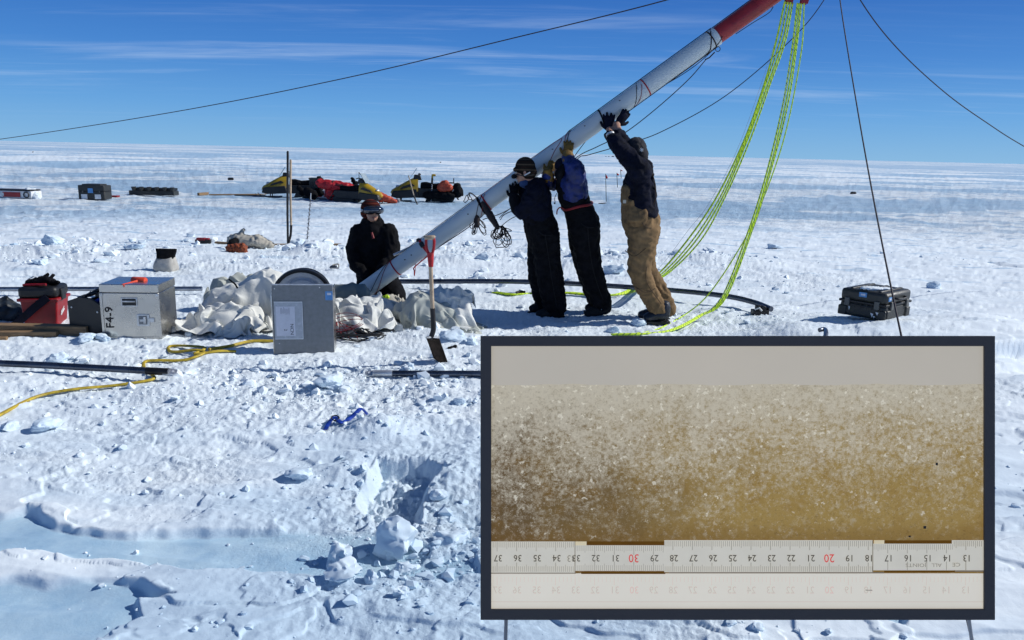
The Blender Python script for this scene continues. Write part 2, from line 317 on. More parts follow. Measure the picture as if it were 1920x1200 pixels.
# ------------------------------------------------------------------ helpers
class B:
    def __init__(s): s.v = []; s.f = []; s.uv = {}
    def add(s, V, Fs):
        o = len(s.v); s.v += [tuple(p) for p in V]; s.f += [tuple(i+o for i in f) for f in Fs]; return o
    def box(s, c, d, rot=None):
        c = Vector(c); hx, hy, hz = d[0]/2, d[1]/2, d[2]/2
        V = [Vector((x*hx, y*hy, z*hz)) for z in (-1, 1) for y in (-1, 1) for x in (-1, 1)]
        if rot is not None: V = [rot @ p for p in V]
        s.add([c+p for p in V], [(0, 2, 3, 1), (4, 5, 7, 6), (0, 1, 5, 4), (2, 6, 7, 3), (0, 4, 6, 2), (1, 3, 7, 5)]); return s
    def cyl(s, a, b, r1, r2=None, n=12, caps=True):
        r2 = r1 if r2 is None else r2; return s.tube([a, b], [r1, r2], n, caps)
    def tube(s, pts, r, n=8, caps=True, flat=1.0, up=None):
        pts = [Vector(p) for p in pts]; m = len(pts)
        if not isinstance(r, (list, tuple)): r = [r]*m
        T = []
        for i in range(m):
            t = (pts[min(i+1, m-1)]-pts[max(i-1, 0)]); T.append(t.normalized() if t.length > 1e-9 else Vector((0, 0, 1)))
        u = Vector(up) if up is not None else (Vector((0, 0, 1)) if abs(T[0].z) < .9 else Vector((1, 0, 0)))
        V = []; L = 0; uv = []
        for i in range(m):
            t = T[i]; u = (u-t*u.dot(t))
            u = u.normalized() if u.length > 1e-6 else t.orthogonal().normalized()
            w = t.cross(u)
            if i: L += (pts[i]-pts[i-1]).length
            for k in range(n):
                a = 2*math.pi*k/n; V.append(pts[i]+u*math.cos(a)*r[i]*flat+w*math.sin(a)*r[i]); uv.append((k/n, L))
        Fs = []; Fu = []
        for i in range(m-1):
            for k in range(n):
                k2 = (k+1) % n; Fs.append((i*n+k, i*n+k2, (i+1)*n+k2, (i+1)*n+k))
                l0, l1 = uv[i*n][1], uv[(i+1)*n][1]; Fu.append(((k/n, l0), ((k+1)/n, l0), ((k+1)/n, l1), (k/n, l1)))
        if caps:
            Fs.append(tuple(range(n))[::-1]); Fu.append(((0, 0),)*n); Fs.append(tuple((m-1)*n+k for k in range(n))); Fu.append(((0, 0),)*n)
        f0 = len(s.f); s.add(V, Fs)
        for i, q in enumerate(Fu): s.uv[f0+i] = q
        return s
    def ell(s, c, r, n=12, m=8, rot=None):
        c = Vector(c); V = [Vector((0, 0, r[2]))]
        for j in range(1, m):
            p = math.pi*j/m
            for i in range(n):
                a = 2*math.pi*i/n; V.append(Vector((r[0]*math.sin(p)*math.cos(a), r[1]*math.sin(p)*math.sin(a), r[2]*math.cos(p))))
        V.append(Vector((0, 0, -r[2])))
        if rot is not None: V = [rot @ p for p in V]
        Fs = [(0, 1+i, 1+(i+1) % n) for i in range(n)]
        for j in range(m-2):
            for i in range(n): Fs.append((1+j*n+i, 1+(j+1)*n+i, 1+(j+1)*n+(i+1) % n, 1+j*n+(i+1) % n))
        k = 1+(m-2)*n; Fs += [(k+(i+1) % n, k+i, len(V)-1) for i in range(n)]
        s.add([c+p for p in V], Fs); return s
    def prism(s, poly, depth, M):
        """poly in local x,z; extruded along local y from -depth/2 to depth/2; M maps to parent space"""
        n = len(poly); V = [M @ Vector((x, -depth/2, z)) for x, z in poly]+[M @ Vector((x, depth/2, z)) for x, z in poly]
        s.add(V, [tuple(range(n)), tuple(range(2*n-1, n-1, -1))]+[(i, i+n, (i+1) % n+n, (i+1) % n) for i in range(n)]); return s
    def torus(s, c, ax, R_, r, n=24, m=8, a0=0, a1=2*math.pi):
        ax = Vector(ax).normalized(); u = ax.orthogonal().normalized(); w = ax.cross(u); c = Vector(c)
        k = n if a1-a0 < 6.28 else n
        pts = [c+u*math.cos(a0+(a1-a0)*i/k)*R_+w*math.sin(a0+(a1-a0)*i/k)*R_ for i in range(k+1)]
        return s.tube(pts, r, m, caps=False)
def obj(name, b, m, parent=None, bevel=0, sharp=40, sub=0, loc=None):
    me = bpy.data.meshes.new(name); me.from_pydata(b.v, [], b.f); me.update()
    if b.uv:
        ul = me.uv_layers.new(name='uv'); 
        for pi, q in b.uv.items():
            p = me.polygons[pi]
            for k, li in enumerate(p.loop_indices): ul.data[li].uv = q[k]
    bm = bmesh.new(); bm.from_mesh(me); bmesh.ops.recalc_face_normals(bm, faces=bm.faces); bm.to_mesh(me); bm.free()
    for mm in (m if isinstance(m, (list, tuple)) else [m]): me.materials.append(mm)
    me.polygons.foreach_set('use_smooth', [True]*len(me.polygons)); me.set_sharp_from_angle(angle=R(sharp))
    o = bpy.data.objects.new(name, me); COL.objects.link(o)
    if parent: o.parent = parent
    if loc is not None: o.location = loc
    if bevel:
        md = o.modifiers.new('bevel', 'BEVEL'); md.width = bevel; md.segments = 2; md.limit_method = 'ANGLE'; md.angle_limit = R(35)
    if sub:
        md = o.modifiers.new('sub', 'SUBSURF'); md.levels = sub; md.render_levels = sub
    return o
def tag(o, label, cat, group=None, kind=None):
    o['label'] = label; o['category'] = cat
    if group: o['group'] = group
    if kind: o['kind'] = kind
    return o
def thing(name, label, cat, loc=(0, 0, 0), rz=0, group=None):
    o = bpy.data.objects.new(name, None); COL.objects.link(o); o.location = loc; o.rotation_euler = (0, 0, rz); o.empty_display_size = .1
    return tag(o, label, cat, group)
def stuff(name, b, m, label=None, parent=None, sharp=40):
    o = obj(name, b, m, parent, sharp=sharp); o['kind'] = 'stuff'
    if label: o['label'] = label
    return o
def spline(pts, n=8):
    pts = [Vector(p) for p in pts]; out = []
    q = [pts[0]*2-pts[1]]+pts+[pts[-1]*2-pts[-2]]
    for i in range(1, len(q)-2):
        for k in range(n):
            t = k/n; a, b, c, d = q[i-1], q[i], q[i+1], q[i+2]
            out.append(.5*((2*b)+(c-a)*t+(2*a-5*b+4*c-d)*t*t+(3*b-a-3*c+d)*t*t*t))
    out.append(pts[-1]); return out
def origin_to(o, loc):
    """moves a lone mesh thing's origin to loc without moving its shape"""
    loc = Vector(loc); o.data.transform(Matrix.Translation(-loc)); o.location = loc; return o
def flatm(name, col, rough=.6, metal=0, spec=.5):
    return mat(name, col, rough, metal, var=.04, spec=spec)
def text_obj(name, body, size, M, m, parent, depth=.0006, sx=1.0):
    c = bpy.data.curves.new(name, 'FONT'); c.body = body; c.size = size; c.extrude = depth; c.align_x = 'CENTER'; c.align_y = 'CENTER'; c.resolution_u = 2
    t = bpy.data.objects.new(name, c); COL.objects.link(t); dg = bpy.context.evaluated_depsgraph_get()
    me = bpy.data.meshes.new_from_object(t.evaluated_get(dg)); bpy.data.objects.remove(t); me.materials.clear(); me.materials.append(m)
    me.transform(M @ Matrix.Diagonal((sx, 1, 1, 1)))
    o = bpy.data.objects.new(name, me); COL.objects.link(o); o.parent = parent; return o
# ------------------------------------------------------------------ more materials
ALU = mat('aluminium', (.52, .50, .47), .27, .95, var=.05, vscale=4, bump=.015, bscale=12, col2=(.45, .44, .42))
ALUD = mat('dull_sheet_metal', (.22, .23, .24), .55, .4, var=.10, vscale=30, bump=.12, bscale=300)
STEEL = mat('steel_tube', (.30, .32, .36), .28, .95, var=.18, vscale=6)
STEELL = mat('galvanised_fitting', (.62, .63, .64), .38, .6, var=.15, vscale=30)
BLACKM = mat('black_plastic', (.008, .0085, .010), .5, var=.3, vscale=20, bump=.15)
BLACKF = mat('black_fabric', (.008, .008, .010), .92, var=.35, vscale=14, bump=.6, bscale=260, spec=.12)
NAVY = mat('navy_fabric', (.006, .0075, .019), .9, var=.3, vscale=12, bump=.6, bscale=240, spec=.15)
BLUEJ = mat('royal_blue_nylon', (.004, .016, .13), .6, var=.35, vscale=10, bump=.5, bscale=40)
TAN = mat('tan_duck_canvas', (.235, .148, .072), .88, var=.20, vscale=9, bump=.7, bscale=220, spec=.2)
TAND = mat('tan_seam', (.07, .042, .02), .9)
SKIN = mat('skin', (.42, .23, .16), .55, var=.12, vscale=30)
LEATH = mat('yellow_leather', (.22, .12, .018), .75, var=.3, vscale=30, bump=.5, bscale=120)
CANV = mat('white_canvas', (.70, .70, .66), .78, var=.06, vscale=3, bump=.25, bscale=70, col2=(.58, .59, .56))
CANVG = mat('grey_green_lining', (.20, .235, .22), .8, var=.1, vscale=4, bump=.2)
CREAM = mat('cream_cloth', (.42, .39, .33), .85, var=.10, vscale=8, bump=.4, bscale=120)
RED = mat('red_webbing', (.42, .012, .018), .7, var=.2, vscale=40)
REDP = mat('red_paint', (.36, .010, .012), .38, var=.12, vscale=5, coat=.2)
REDB = mat('red_plastic', (.26, .004, .008), .42, var=.12, vscale=14)
MASTW = mat('white_mast_paint', (.53, .59, .615), .40, var=.02, vscale=1.2, bump=.03, bscale=20, col2=(.49, .55, .575), spec=.5)
MASTR = mat('red_mast_paint', (.30, .018, .022), .42, var=.12, vscale=5, bump=.1)
ORANGE = mat('orange_plastic', (.72, .075, .03), .45, var=.1)
ORFAB = mat('orange_red_nylon', (.55, .07, .025), .6, var=.3, vscale=18, bump=.6, bscale=40)
REDFAB = mat('red_nylon', (.50, .012, .02), .6, var=.3, vscale=8, bump=.6, bscale=20)
WOOD = mat('pine_timber', (.27, .17, .085), .7, var=.22, vscale=9, stretch=(1, 8, 8), bump=.4, bscale=30, col2=(.14, .085, .04))
WOODL = mat('ash_handle', (.47, .36, .25), .6, var=.18, vscale=14, bump=.2, col2=(.32, .23, .15))
YELLOW = mat('yellow_bodywork', (.46, .28, .008), .4, var=.1, vscale=5, coat=.3)
YHOSE = mat('yellow_webbing', (.50, .36, .030), .6, var=.2, vscale=24)
PAPER = mat('paper', (.62, .63, .70), .6, var=.04, vscale=20)
PLASTIC = mat('clear_sleeve', (.42, .45, .50), .22, var=.06, vscale=30)
CORDB = mat('dark_cord', (.022, .014, .016), .75, var=.3, vscale=60)
CORDR = mat('red_cord', (.28, .012, .02), .7, var=.3, vscale=60)
WIRE = mat('guy_rope', (.030, .022, .030), .8, var=.3, vscale=60)
BLUEW = mat('blue_webbing', (.005, .045, .36), .55, var=.25, vscale=30)
BLUEL = mat('blue_label', (.10, .30, .62), .5)
WHITEP = mat('white_plastic', (.72, .73, .74), .45, var=.08)
DARKST = mat('dark_steel', (.022, .020, .021), .5, .35, var=.35, vscale=14, bump=.3)
CASEM = mat('charcoal_moulded_plastic', (.030, .031, .028), .5, var=.2, vscale=12, bump=.25, bscale=90)
INK = mat('black_stencil_paint', (.015, .015, .016), .7)
GLASSD = mat('mirror_lens', (.10, .11, .13), .06, .9, var=.05)
CLEAR = mat('smoked_windshield', (.35, .42, .46), .1, .0, spec=.8)
BOOT = mat('navy_boot_leather', (.016, .020, .032), .42, var=.35, vscale=14, bump=.3)
BELT = mat('red_belt', (.22, .008, .012), .6)
def stripe_mat(name, ca, cb, fu, fv, bias=0.0, skew=1.0, rough=.6):
    m = bpy.data.materials.new(name); m.use_nodes = True; t = m.node_tree; b = t.nodes['Principled BSDF']; b.inputs['Roughness'].default_value = rough
    uvn = N(t, 'ShaderNodeUVMap'); s_ = N(t, 'ShaderNodeSeparateXYZ'); t.links.new(uvn.outputs[0], s_.inputs[0])
    def w(sign):
        a = N(t, 'ShaderNodeMath', operation='MULTIPLY', inp={1: fu*sign*2*math.pi}); t.links.new(s_.outputs[0], a.inputs[0])
        c = N(t, 'ShaderNodeMath', operation='MULTIPLY', inp={1: fv*2*math.pi}); t.links.new(s_.outputs[1], c.inputs[0])
        d = N(t, 'ShaderNodeMath', operation='ADD'); t.links.new(a.outputs[0], d.inputs[0]); t.links.new(c.outputs[0], d.inputs[1])
        e = N(t, 'ShaderNodeMath', operation='SINE'); t.links.new(d.outputs[0], e.inputs[0]); return e.outputs[0]
    g = N(t, 'ShaderNodeMath', operation='GREATER_THAN', inp={1: bias}); t.links.new(w(skew), g.inputs[0])
    mx_ = N(t, 'ShaderNodeMix', data_type='RGBA'); mx_.inputs['A'].default_value = (*ca, 1); mx_.inputs['B'].default_value = (*cb, 1); t.links.new(g.outputs[0], mx_.inputs['Factor'])
    t.links.new(mx_.outputs['Result'], b.inputs['Base Color']); MATS[name] = m; return m
NEON = stripe_mat('lime_rope_with_tracer', (.62, .84, .02), (.24, .42, .05), 1, 14, .78)
NEON2 = stripe_mat('lime_rope_with_tracer_b', (.68, .88, .04), (.15, .30, .07), 1, 19, .66)
STAKE = stripe_mat('twisted_screw_steel', (.42, .43, .45), (.05, .05, .055), 1, 12, .1)
def striped_knit(name, cols, freq, axis=2):
    """knitted hat: bands along local z"""
    m = bpy.data.materials.new(name); m.use_nodes = True; t = m.node_tree; b = t.nodes['Principled BSDF']; b.inputs['Roughness'].default_value = .95; b.inputs['Specular IOR Level'].default_value = .1
    tcn = N(t, 'ShaderNodeTexCoord'); s_ = N(t, 'ShaderNodeSeparateXYZ'); t.links.new(tcn.outputs['Object'], s_.inputs[0])
    a = N(t, 'ShaderNodeMath', operation='MULTIPLY', inp={1: freq}); t.links.new(s_.outputs[axis], a.inputs[0])
    fr = N(t, 'ShaderNodeMath', operation='FRACT'); t.links.new(a.outputs[0], fr.inputs[0])
    cr = N(t, 'ShaderNodeValToRGB'); cr.color_ramp.interpolation = 'CONSTANT'; t.links.new(fr.outputs[0], cr.inputs[0])
    el = cr.color_ramp.elements
    el[0].position = 0; el[0].color = (*cols[0], 1); el[1].position = 1/len(cols); el[1].color = (*cols[1], 1)
    for i, c in enumerate(cols[2:], 2): e = el.new(i/len(cols)); e.color = (*c, 1)
    t.links.new(cr.outputs[0], b.inputs['Base Color'])
    nz = N(t, 'ShaderNodeTexNoise', inp={'Scale': 220.0}); t.links.new(tcn.outputs['Object'], nz.inputs['Vector'])
    bp = N(t, 'ShaderNodeBump', inp={'Strength': .6, 'Distance': .004}); t.links.new(nz.outputs[0], bp.inputs['Height']); t.links.new(bp.outputs[0], b.inputs['Normal'])
    MATS[name] = m; return m
KNIT1 = striped_knit('dark_red_striped_knit', [(.05, .006, .007), (.10, .025, .014), (.05, .006, .007), (.025, .015, .015)], 26)
KNIT2 = striped_knit('brown_striped_knit', [(.016, .013, .011), (.075, .055, .038), (.016, .013, .011), (.02, .012, .01)], 20)
# ------------------------------------------------------------------ remeshed organic shapes
def organic(name, prims, voxel, m, parent, smooth=4, fold=0.0, fscale=9.0, seed=0, stretch=(1, 1, 1), origin=None):
    b = B()
    for p in prims:
        if p[0] == 'c':                         # tapered capsule chain: points, radii, depth factor
            pts, rs = p[1], p[2]; fl = p[3] if len(p) > 3 else 1.0; up = p[4] if len(p) > 4 else None
            q = [Vector(a) for a in pts]
            if len(q) == 2: q = [q[0], q[0].lerp(q[1], .5), q[1]]; rs = [rs[0], (rs[0]+rs[1])/2, rs[1]]
            # round ends
            t0 = (q[0]-q[1]).normalized(); t1 = (q[-1]-q[-2]).normalized()
            q2 = [q[0]+t0*rs[0]*.95, q[0]+t0*rs[0]*.7]+q+[q[-1]+t1*rs[-1]*.7, q[-1]+t1*rs[-1]*.95]
            r2 = [rs[0]*.3, rs[0]*.75]+list(rs)+[rs[-1]*.75, rs[-1]*.3]
            b.tube(q2, r2, 14, True, fl, up)
        else: b.ell(p[1], p[2], 16, 10, p[3] if len(p) > 3 else None)
    me = bpy.data.meshes.new(name); me.from_pydata(b.v, [], b.f); me.update()
    bm = bmesh.new(); bm.from_mesh(me); bmesh.ops.recalc_face_normals(bm, faces=bm.faces); bm.to_mesh(me); bm.free()
    o = bpy.data.objects.new(name, me); COL.objects.link(o)
    md = o.modifiers.new('r', 'REMESH'); md.mode = 'VOXEL'; md.voxel_size = voxel
    ms = o.modifiers.new('s', 'SMOOTH'); ms.factor = .5; ms.iterations = smooth
    dg = bpy.context.evaluated_depsgraph_get(); me2 = bpy.data.meshes.new_from_object(o.evaluated_get(dg))
    bpy.data.objects.remove(o); bpy.data.meshes.remove(me)
    if fold:
        n = len(me2.vertices); co = np.empty(n*3, np.float32); me2.vertices.foreach_get('co', co); co = co.reshape(-1, 3)
        no = np.array([v.normal[:] for v in me2.vertices], np.float32)
        x, y, z = co[:, 0]*stretch[0], co[:, 1]*stretch[1], co[:, 2]*stretch[2]
        w = perlin(x*fscale*.5+y*3, z*fscale*.5, seed+3)*1.2
        f = (1-np.abs(perlin((x+.6*y)*fscale+w, (z-.4*y)*fscale*1.3+w, seed))*2.6)+.5*(1-np.abs(perlin((x-y)*fscale*2.1+w, z*fscale*2.3-w, seed+1))*2.6)
        co = co+no*(f[:, None]*fold); me2.vertices.foreach_set('co', co.astype(np.float32).ravel())
    me2.materials.clear(); me2.materials.append(m); me2.polygons.foreach_set('use_smooth', [True]*len(me2.polygons)); me2.update()
    me2.name = name
    o = bpy.data.objects.new(name, me2); COL.objects.link(o)
    if origin is not None:
        me2.transform(Matrix.Translation(-Vector(origin))); o.location = origin
    if parent: 
        o.parent = parent; o.matrix_parent_inverse = parent.matrix_basis.inverted() if True else o.matrix_parent_inverse
    return o
def world_part(o, parent):
    """parents o, whose mesh is already in world space, to an Empty that stands elsewhere"""
    o.parent = parent; o.matrix_parent_inverse = parent.matrix_basis.inverted(); return o
# ================================================================== placing helpers
def PY(px, py, Y):
    d = ray(px, py); return Vector((0, 0, CAM_H))+d*(Y/d.y)
def G(px, py, up=0.0):
    d = ray(px, py); t = 7.0
    for _ in range(25):
        q = d*t; t = .4*t+.6*((float(base_h(q.x, q.y))-CAM_H)/d.z)
    for _ in range(3):
        q = d*t; t = (TH(q.x, q.y)-CAM_H)/d.z
    q = d*t; return Vector((q.x, q.y, TH(q.x, q.y)+up))
def front(pl, pr, sink=.01):
    a, b = G(*pl), G(*pr); return ((a+b)/2-Vector((0, 0, sink)), (b-a).xy.length, math.atan2(b.y-a.y, b.x-a.x))
RX = Matrix.Rotation(R(90), 4, 'X')
def FT(x, y, z, rot=0):      # matrix for lettering on a face that looks towards -y; rot: degrees anticlockwise
    return Matrix.Translation((x, y, z)) @ Matrix.Rotation(R(-rot), 4, 'Y') @ RX
def root_local(o, p): return o.matrix_basis.inverted() @ Vector(p)
def inw(o, parent):
    o.parent = parent; o.matrix_parent_inverse = parent.matrix_basis.inverted(); return o
def setm(e): e.rotation_mode = 'XYZ'; return e
def T(name, label, cat, loc, rz=0, group=None):
    e = thing(name, label, cat, loc, rz, group)
    e.matrix_basis = Matrix.Translation(Vector(loc)) @ Matrix.Rotation(rz, 4, 'Z'); return e

# ================================================================== silver case F4-9 with mallet
loc, w, rz = front((197, 633.5), (302, 637)); YF = loc.y; rz += R(5)
box = T('metal_case', 'square silver aluminium case stencilled F4-9 with a red mallet on its lid', 'case', loc, rz)
h, dp = .455, .385
obj('body', B().box((0, dp/2, .195), (w, dp, .39)), ALU, box, .006)
obj('lid', B().box((0, dp/2, .393+.034), (w+.006, dp+.006, .068)), ALU, box, .005)
b = B()
for sx in (-1, 1):
    b.box((sx*(w/2-.006), -.0035, .195), (.02, .005, .38))
b.box((0, -.0035, .012), (w-.04, .005, .02)); obj('edge_trim', b, ALU, box, .001)
hd = obj('handle_plate', B().box((-.005, -.003, .315), (.13, .006, .075)), STEELL, box, .003)
obj('recess', B().box((-.005, -.0065, .315), (.108, .004, .056)), BLACKM, hd)
obj('grip', B().cyl((-.055, -.012, .322), (.045, -.012, .322), .007), STEELL, hd)
lt = obj('latch', B().box((.095, -.004, .165), (.10, .008, .10)), STEELL, box, .003)
b = B().box((.095, -.0095, .165), (.066, .004, .072)); obj('recess', b, ALUD, lt, .002)
b = B().box((.095, -.015, .165), (.05, .008, .02)).box((.108, -.014, .165), (.018, .008, .055)).box((.16, -.006, .165), (.05, .008, .035)); obj('hasp', b, STEELL, lt, .002)
text_obj('stencil_lettering', 'F4-9', .088, FT(-w/2+.062, -.0062, .185, 90), INK, box, .0008, 1.18)
# pits, dents and corner plates
for sx in (-1, 1): obj('corner_plate', B().box((sx*(w/2-.012), -.0068, .375), (.022, .003, .022)), STEELL, box)
ms = T('mallet', 'orange-red mallet lying on the lid of the silver F4-9 case', 'mallet', loc+Matrix.Rotation(rz, 3, 'Z') @ Vector((0, .18, .458)), rz)
def wl(px, py, z):
    d = ray(px, py); t = (z-CAM_H)/d.z; return Vector((0, 0, CAM_H))+d*t
zt = loc.z+.429
a = wl(230, 536, zt+.02); c = wl(258, 527, zt+.03)
inw(obj('handle', B().tube([a, a.lerp(c, .4), c], [.017, .014, .013], 10), ORANGE), ms)
dv = (c-a).normalized(); pv = Vector((-dv.y, dv.x, 0)).normalized()
inw(obj('head', B().tube([c+dv*.02-pv*.062, c+dv*.02-pv*.055, c+dv*.02+pv*.055, c+dv*.02+pv*.062], [.026, .031, .031, .026], 16), ORANGE), ms)
for (px, py, ww, rr_) in ((222, 533, .12, 5), (256, 535.5, .10, -8)):
    q = wl(px, py, zt+.003); s = tag(obj('paper_sheet', B().box((0, 0, 0), (ww, .11, .002)), PAPER), 'white paper label stuck flat on the silver case lid '+('left of' if px < 240 else 'under')+' the mallet', 'paper')
    s.location = q; s.rotation_euler = (0, 0, rz+R(rr_))

# ================================================================== red tool box
loc, w, rz = front((45, 607), (108, 607)); w = .285
tb = T('tool_box', 'red plastic tool box with black lid and carrying strap', 'tool box', loc, rz+R(8))
b = B(); V = []
for (z, s) in ((0, .90), (.26, 1.06)):
    V += [(-w/2*s, 0-.02*(s-1), z), (w/2*s, -.02*(s-1), z), (w/2*s, .24*s, z), (-w/2*s, .24*s, z)]
b.add(V, [(3, 2, 1, 0), (4, 5, 6, 7), (0, 1, 5, 4), (1, 2, 6, 5), (2, 3, 7, 6), (3, 0, 4, 7)])
obj('tub', b, REDB, tb, .012); obj('rim', B().box((0, .12, .262), (w*1.16, .29, .028)), REDB, tb, .008)
obj('lid', B().box((0, .12, .325), (w*1.10, .28, .10)), BLACKM, tb, .03)
for sx in (-1, 1): obj('latch', B().box((sx*(w*.56), .10, .30), (.03, .09, .10)), BLACKM, tb, .008)
b = B().tube([(.09, -.035, .29), (-.02, -.04, .20), (-.13, -.05, .10), (-.24, -.08, .01)], [.035, .034, .032, .03], 8, flat=.16, up=(0, 1, 0)); obj('carrying_strap', b, NAVY, tb)
b = B()     # small white hand-lettered maker's mark, worn
for i, (x0, z0, x1, z1) in enumerate(((.0, .0, .01, .035), (.01, .035, .02, .01), (.02, .01, .03, .045), (.035, .012, .055, .05), (.05, .02, .07, .06), (.0, -.008, .075, .035))):
    b.cyl((w/2*1.0+.002, .07+x0, .12+z0), (w/2*1.005+.003, .07+x1, .12+z1), .0035, n=5)
obj('white_marking', b, WHITEP, tb)
rng = random.Random(4)
top = tb.matrix_basis @ Vector((0, .12, .375))
gl = organic('work_gloves', [('c', [top+Vector((-.10, -.02, .02)), top+Vector((.04, .0, .035)), top+Vector((.10, .02, .02))], [.035, .045, .03], .7),
     ('c', [top+Vector((-.02, -.05, .05)), top+Vector((.07, -.04, .06))], [.03, .022]), ('c', [top+Vector((.06, .0, .05)), top+Vector((.09, .02, .085))], [.018, .012]),
     ('c', [top+Vector((.0, .03, .05)), top+Vector((.03, .04, .09))], [.02, .012]), ('c', [top+Vector((.10, -.01, .03)), top+Vector((.15, -.02, .025))], [.018, .014])], .009, BLACKF, None, 2, .006, 14, 5)
tag(gl, 'crumpled black work gloves heaped on top of the red tool box', 'gloves')
b = B().tube([top+Vector((-.11, -.10, .01)), top+Vector((-.02, -.10, .016)), top+Vector((.09, -.10, .02))], .011, 8); tag(obj('red_handle_tool', b, REDB), 'thin red handled tool under the black gloves on the tool box', 'tool')
b = B().tube([top+Vector((-.09, -.055, .055)), top+Vector((-.03, -.06, .085)), top+Vector((.0, -.06, .075))], .012, 6, flat=.4); tag(obj('glove_tag', b, WHITEP), 'pale fabric tag lying across the black gloves', 'tag')

# ================================================================== black open tool tray, thermos
loc, w, rz = front((136, 626), (196, 634))
tr = T('tool_bag', 'open black tool bag stuffed with gear beside the silver case', 'tool bag', loc, rz+R(12))
w = .31
side = [(-w/2, 0), (w/2, 0), (w/2, .30), (w/2-.05, .31), (-w/2+.03, .34), (-w/2, .28)]
for k, yy in enumerate((0.0, .34)):
    obj('end_panel', B().prism([(-.155, 0), (.155, 0), (.155, .27), (.06, .33), (-.04, .34), (-.155, .30)], .02, Matrix.Translation((0, yy, 0))), BLACKM, tr, .004)
for sx in (-1, 1): obj('side_panel', B().box((sx*.15, .17, .14), (.014, .32, .27)), BLACKM, tr, .004)
obj('bottom_panel', B().box((0, .17, .01), (.29, .32, .02)), BLACKM, tr)
obj('carrying_bar', B().cyl((-.01, .0, .34), (.03, .36, .40), .014), BLACKM, tr)
for (sx, sz) in ((-.12, .25), (.11, .22)): obj('rivet', B().ell((sx, -.012, sz), (.008, .004, .008), 8, 6), STEELL, tr)
rng = random.Random(9)
for i, (x_, y_, z_, dx, dz, r_, m_, lab) in enumerate(((-.08, .10, .31, .05, .05, .012, BLACKM, 'black plier handles poking out at the thermos side of the open tool bag'), (-.02, .06, .34, .07, .02, .016, DARKST, 'dark spanner lying across the rim of the open tool bag'),
        (.06, .05, .29, .05, .03, .020, BLUEW, 'blue gripped tool in the open tool bag next to the silver case'), (.10, .12, .34, .03, .06, .014, BLACKF, 'black cord bundle at the top of the open tool bag'), (.02, .14, .37, .06, .03, .018, BLACKM, 'black tool roll on top of the open tool bag'), (.08, .03, .26, .04, .01, .018, NAVY, 'navy cloth roll low in the open tool bag'))):
    q = tr.matrix_basis @ Vector((x_, y_, z_)); d_ = Vector((dx, .02, dz))
    o = obj('hand_tool', B().tube([q-d_, q-d_*.3, q+d_*.5, q+d_], [r_*.7, r_, r_*.9, r_*.6], 8), m_); tag(o, lab, 'tool', 'gear stuffed in the black tool bag')
q = G(146, 600)
q = PY(146, 585, YF+.10); q.z = TH(q.x, q.y)
th = T('thermos', 'steel and red vacuum flask standing behind the black tool bag', 'flask', q)
obj('body', B().tube([(0, 0, 0), (0, 0, .17), (0, 0, .18)], [.038, .038, .032], 18), STEELL, th); obj('cap', B().tube([(0, 0, .182), (0, 0, .235), (0, 0, .24)], [.034, .032, .02], 18), BLACKM, th)
obj('sleeve', B().tube([(0, 0, .02), (0, 0, .11)], [.0395, .0395], 18, False), REDB, th)
sn = PY(134, 560, YF+.2)
bg_ = organic('duffel_bag', [('c', [G(-40, 603)+Vector((0, .1, .07)), G(25, 604)+Vector((0, .1, .05))], [.14, .08], .9), ('c', [G(-10, 603)+Vector((0, .15, .12)), G(8, 600)+Vector((0, .1, .10))], [.07, .06])], .014, mat('slate_nylon', (.02, .027, .035), .5, var=.4, vscale=12, bump=.5, bscale=30), None, 3, .014, 8, 9)
tag(bg_, 'slumped dark slate bag cut by the frame edge beside the red tool box', 'bag')
# timber
for i, (pl, pr, hh, dd, up, lab) in enumerate((((-90, 628), (163, 630), .088, .10, 0.0, 'long thick pine board lying on the snow in front of the red tool box'),
        ((-90, 636), (106, 634), .055, .06, 0.0, 'shorter pine batten lying in front of the thick board'), ((-90, 641), (12, 638), .03, .05, 0, 'short stub of pine lath nearest the frame corner by the batten'))):
    l_, w_, r_ = front(pl, pr); l_.z = TH(*G(60, 634).xy)-.01
    o = obj('timber_board', B().box((0, dd/2, hh/2), (w_, dd, hh)), WOOD, None, .005); o.location = l_; o.rotation_euler = (0, 0, r_); tag(o, lab, 'board')

# ================================================================== standing sheet-metal box with paper sleeve; cable reel behind
loc, w, rz = front((515, 664), (627, 661)); YB = loc.y
sb = T('metal_box', 'square dull grey sheet metal box on its side with a paper in a clear sleeve', 'box', loc, rz)
H = .555
obj('front_sheet', B().box((0, .004, H/2), (w, .008, H)), ALUD, sb, .002)
obj('side_sheet', B().box((-w/2-.004, .085, H/2-.01), (.006, .18, H-.02)), ALU, sb, .002)
obj('side_sheet', B().box((w/2-.003, .095, H/2-.01), (.006, .17, H-.02)), ALU, sb, .002)
obj('bottom_sheet', B().box((0, .09, .004), (w-.02, .16, .008)), ALU, sb)
obj('latch', B().box((-w/2-.012, .06, H-.13), (.012, .07, .10)), STEELL, sb, .003)
sl = obj('paper_sleeve', B().box((-w/2+.118, -.003, .275), (.215, .004, .295)), PLASTIC, sb, .001, None) if False else obj('paper_sleeve', B().box((-w/2+.118, -.003, .275), (.215, .004, .295)), PLASTIC, sb, .001)
ps = obj('paper', B().box((-w/2+.095, -.0062, .270), (.145, .002, .235)), PAPER, sb)
text_obj('print', 'NCN', .036, FT(-w/2+.140, -.0078, .205, -90), INK, ps, .0003, 1.1)
text_obj('print', '2', .032, FT(-w/2+.092, -.0078, .200, -90), INK, ps, .0003)
b = B(); rng = random.Random(3)
for k in range(9): b.box((-w/2+.060+k*.008, -.0076, .355-rng.uniform(0, .01)), (.0022, .0006, rng.uniform(.03, .06)))
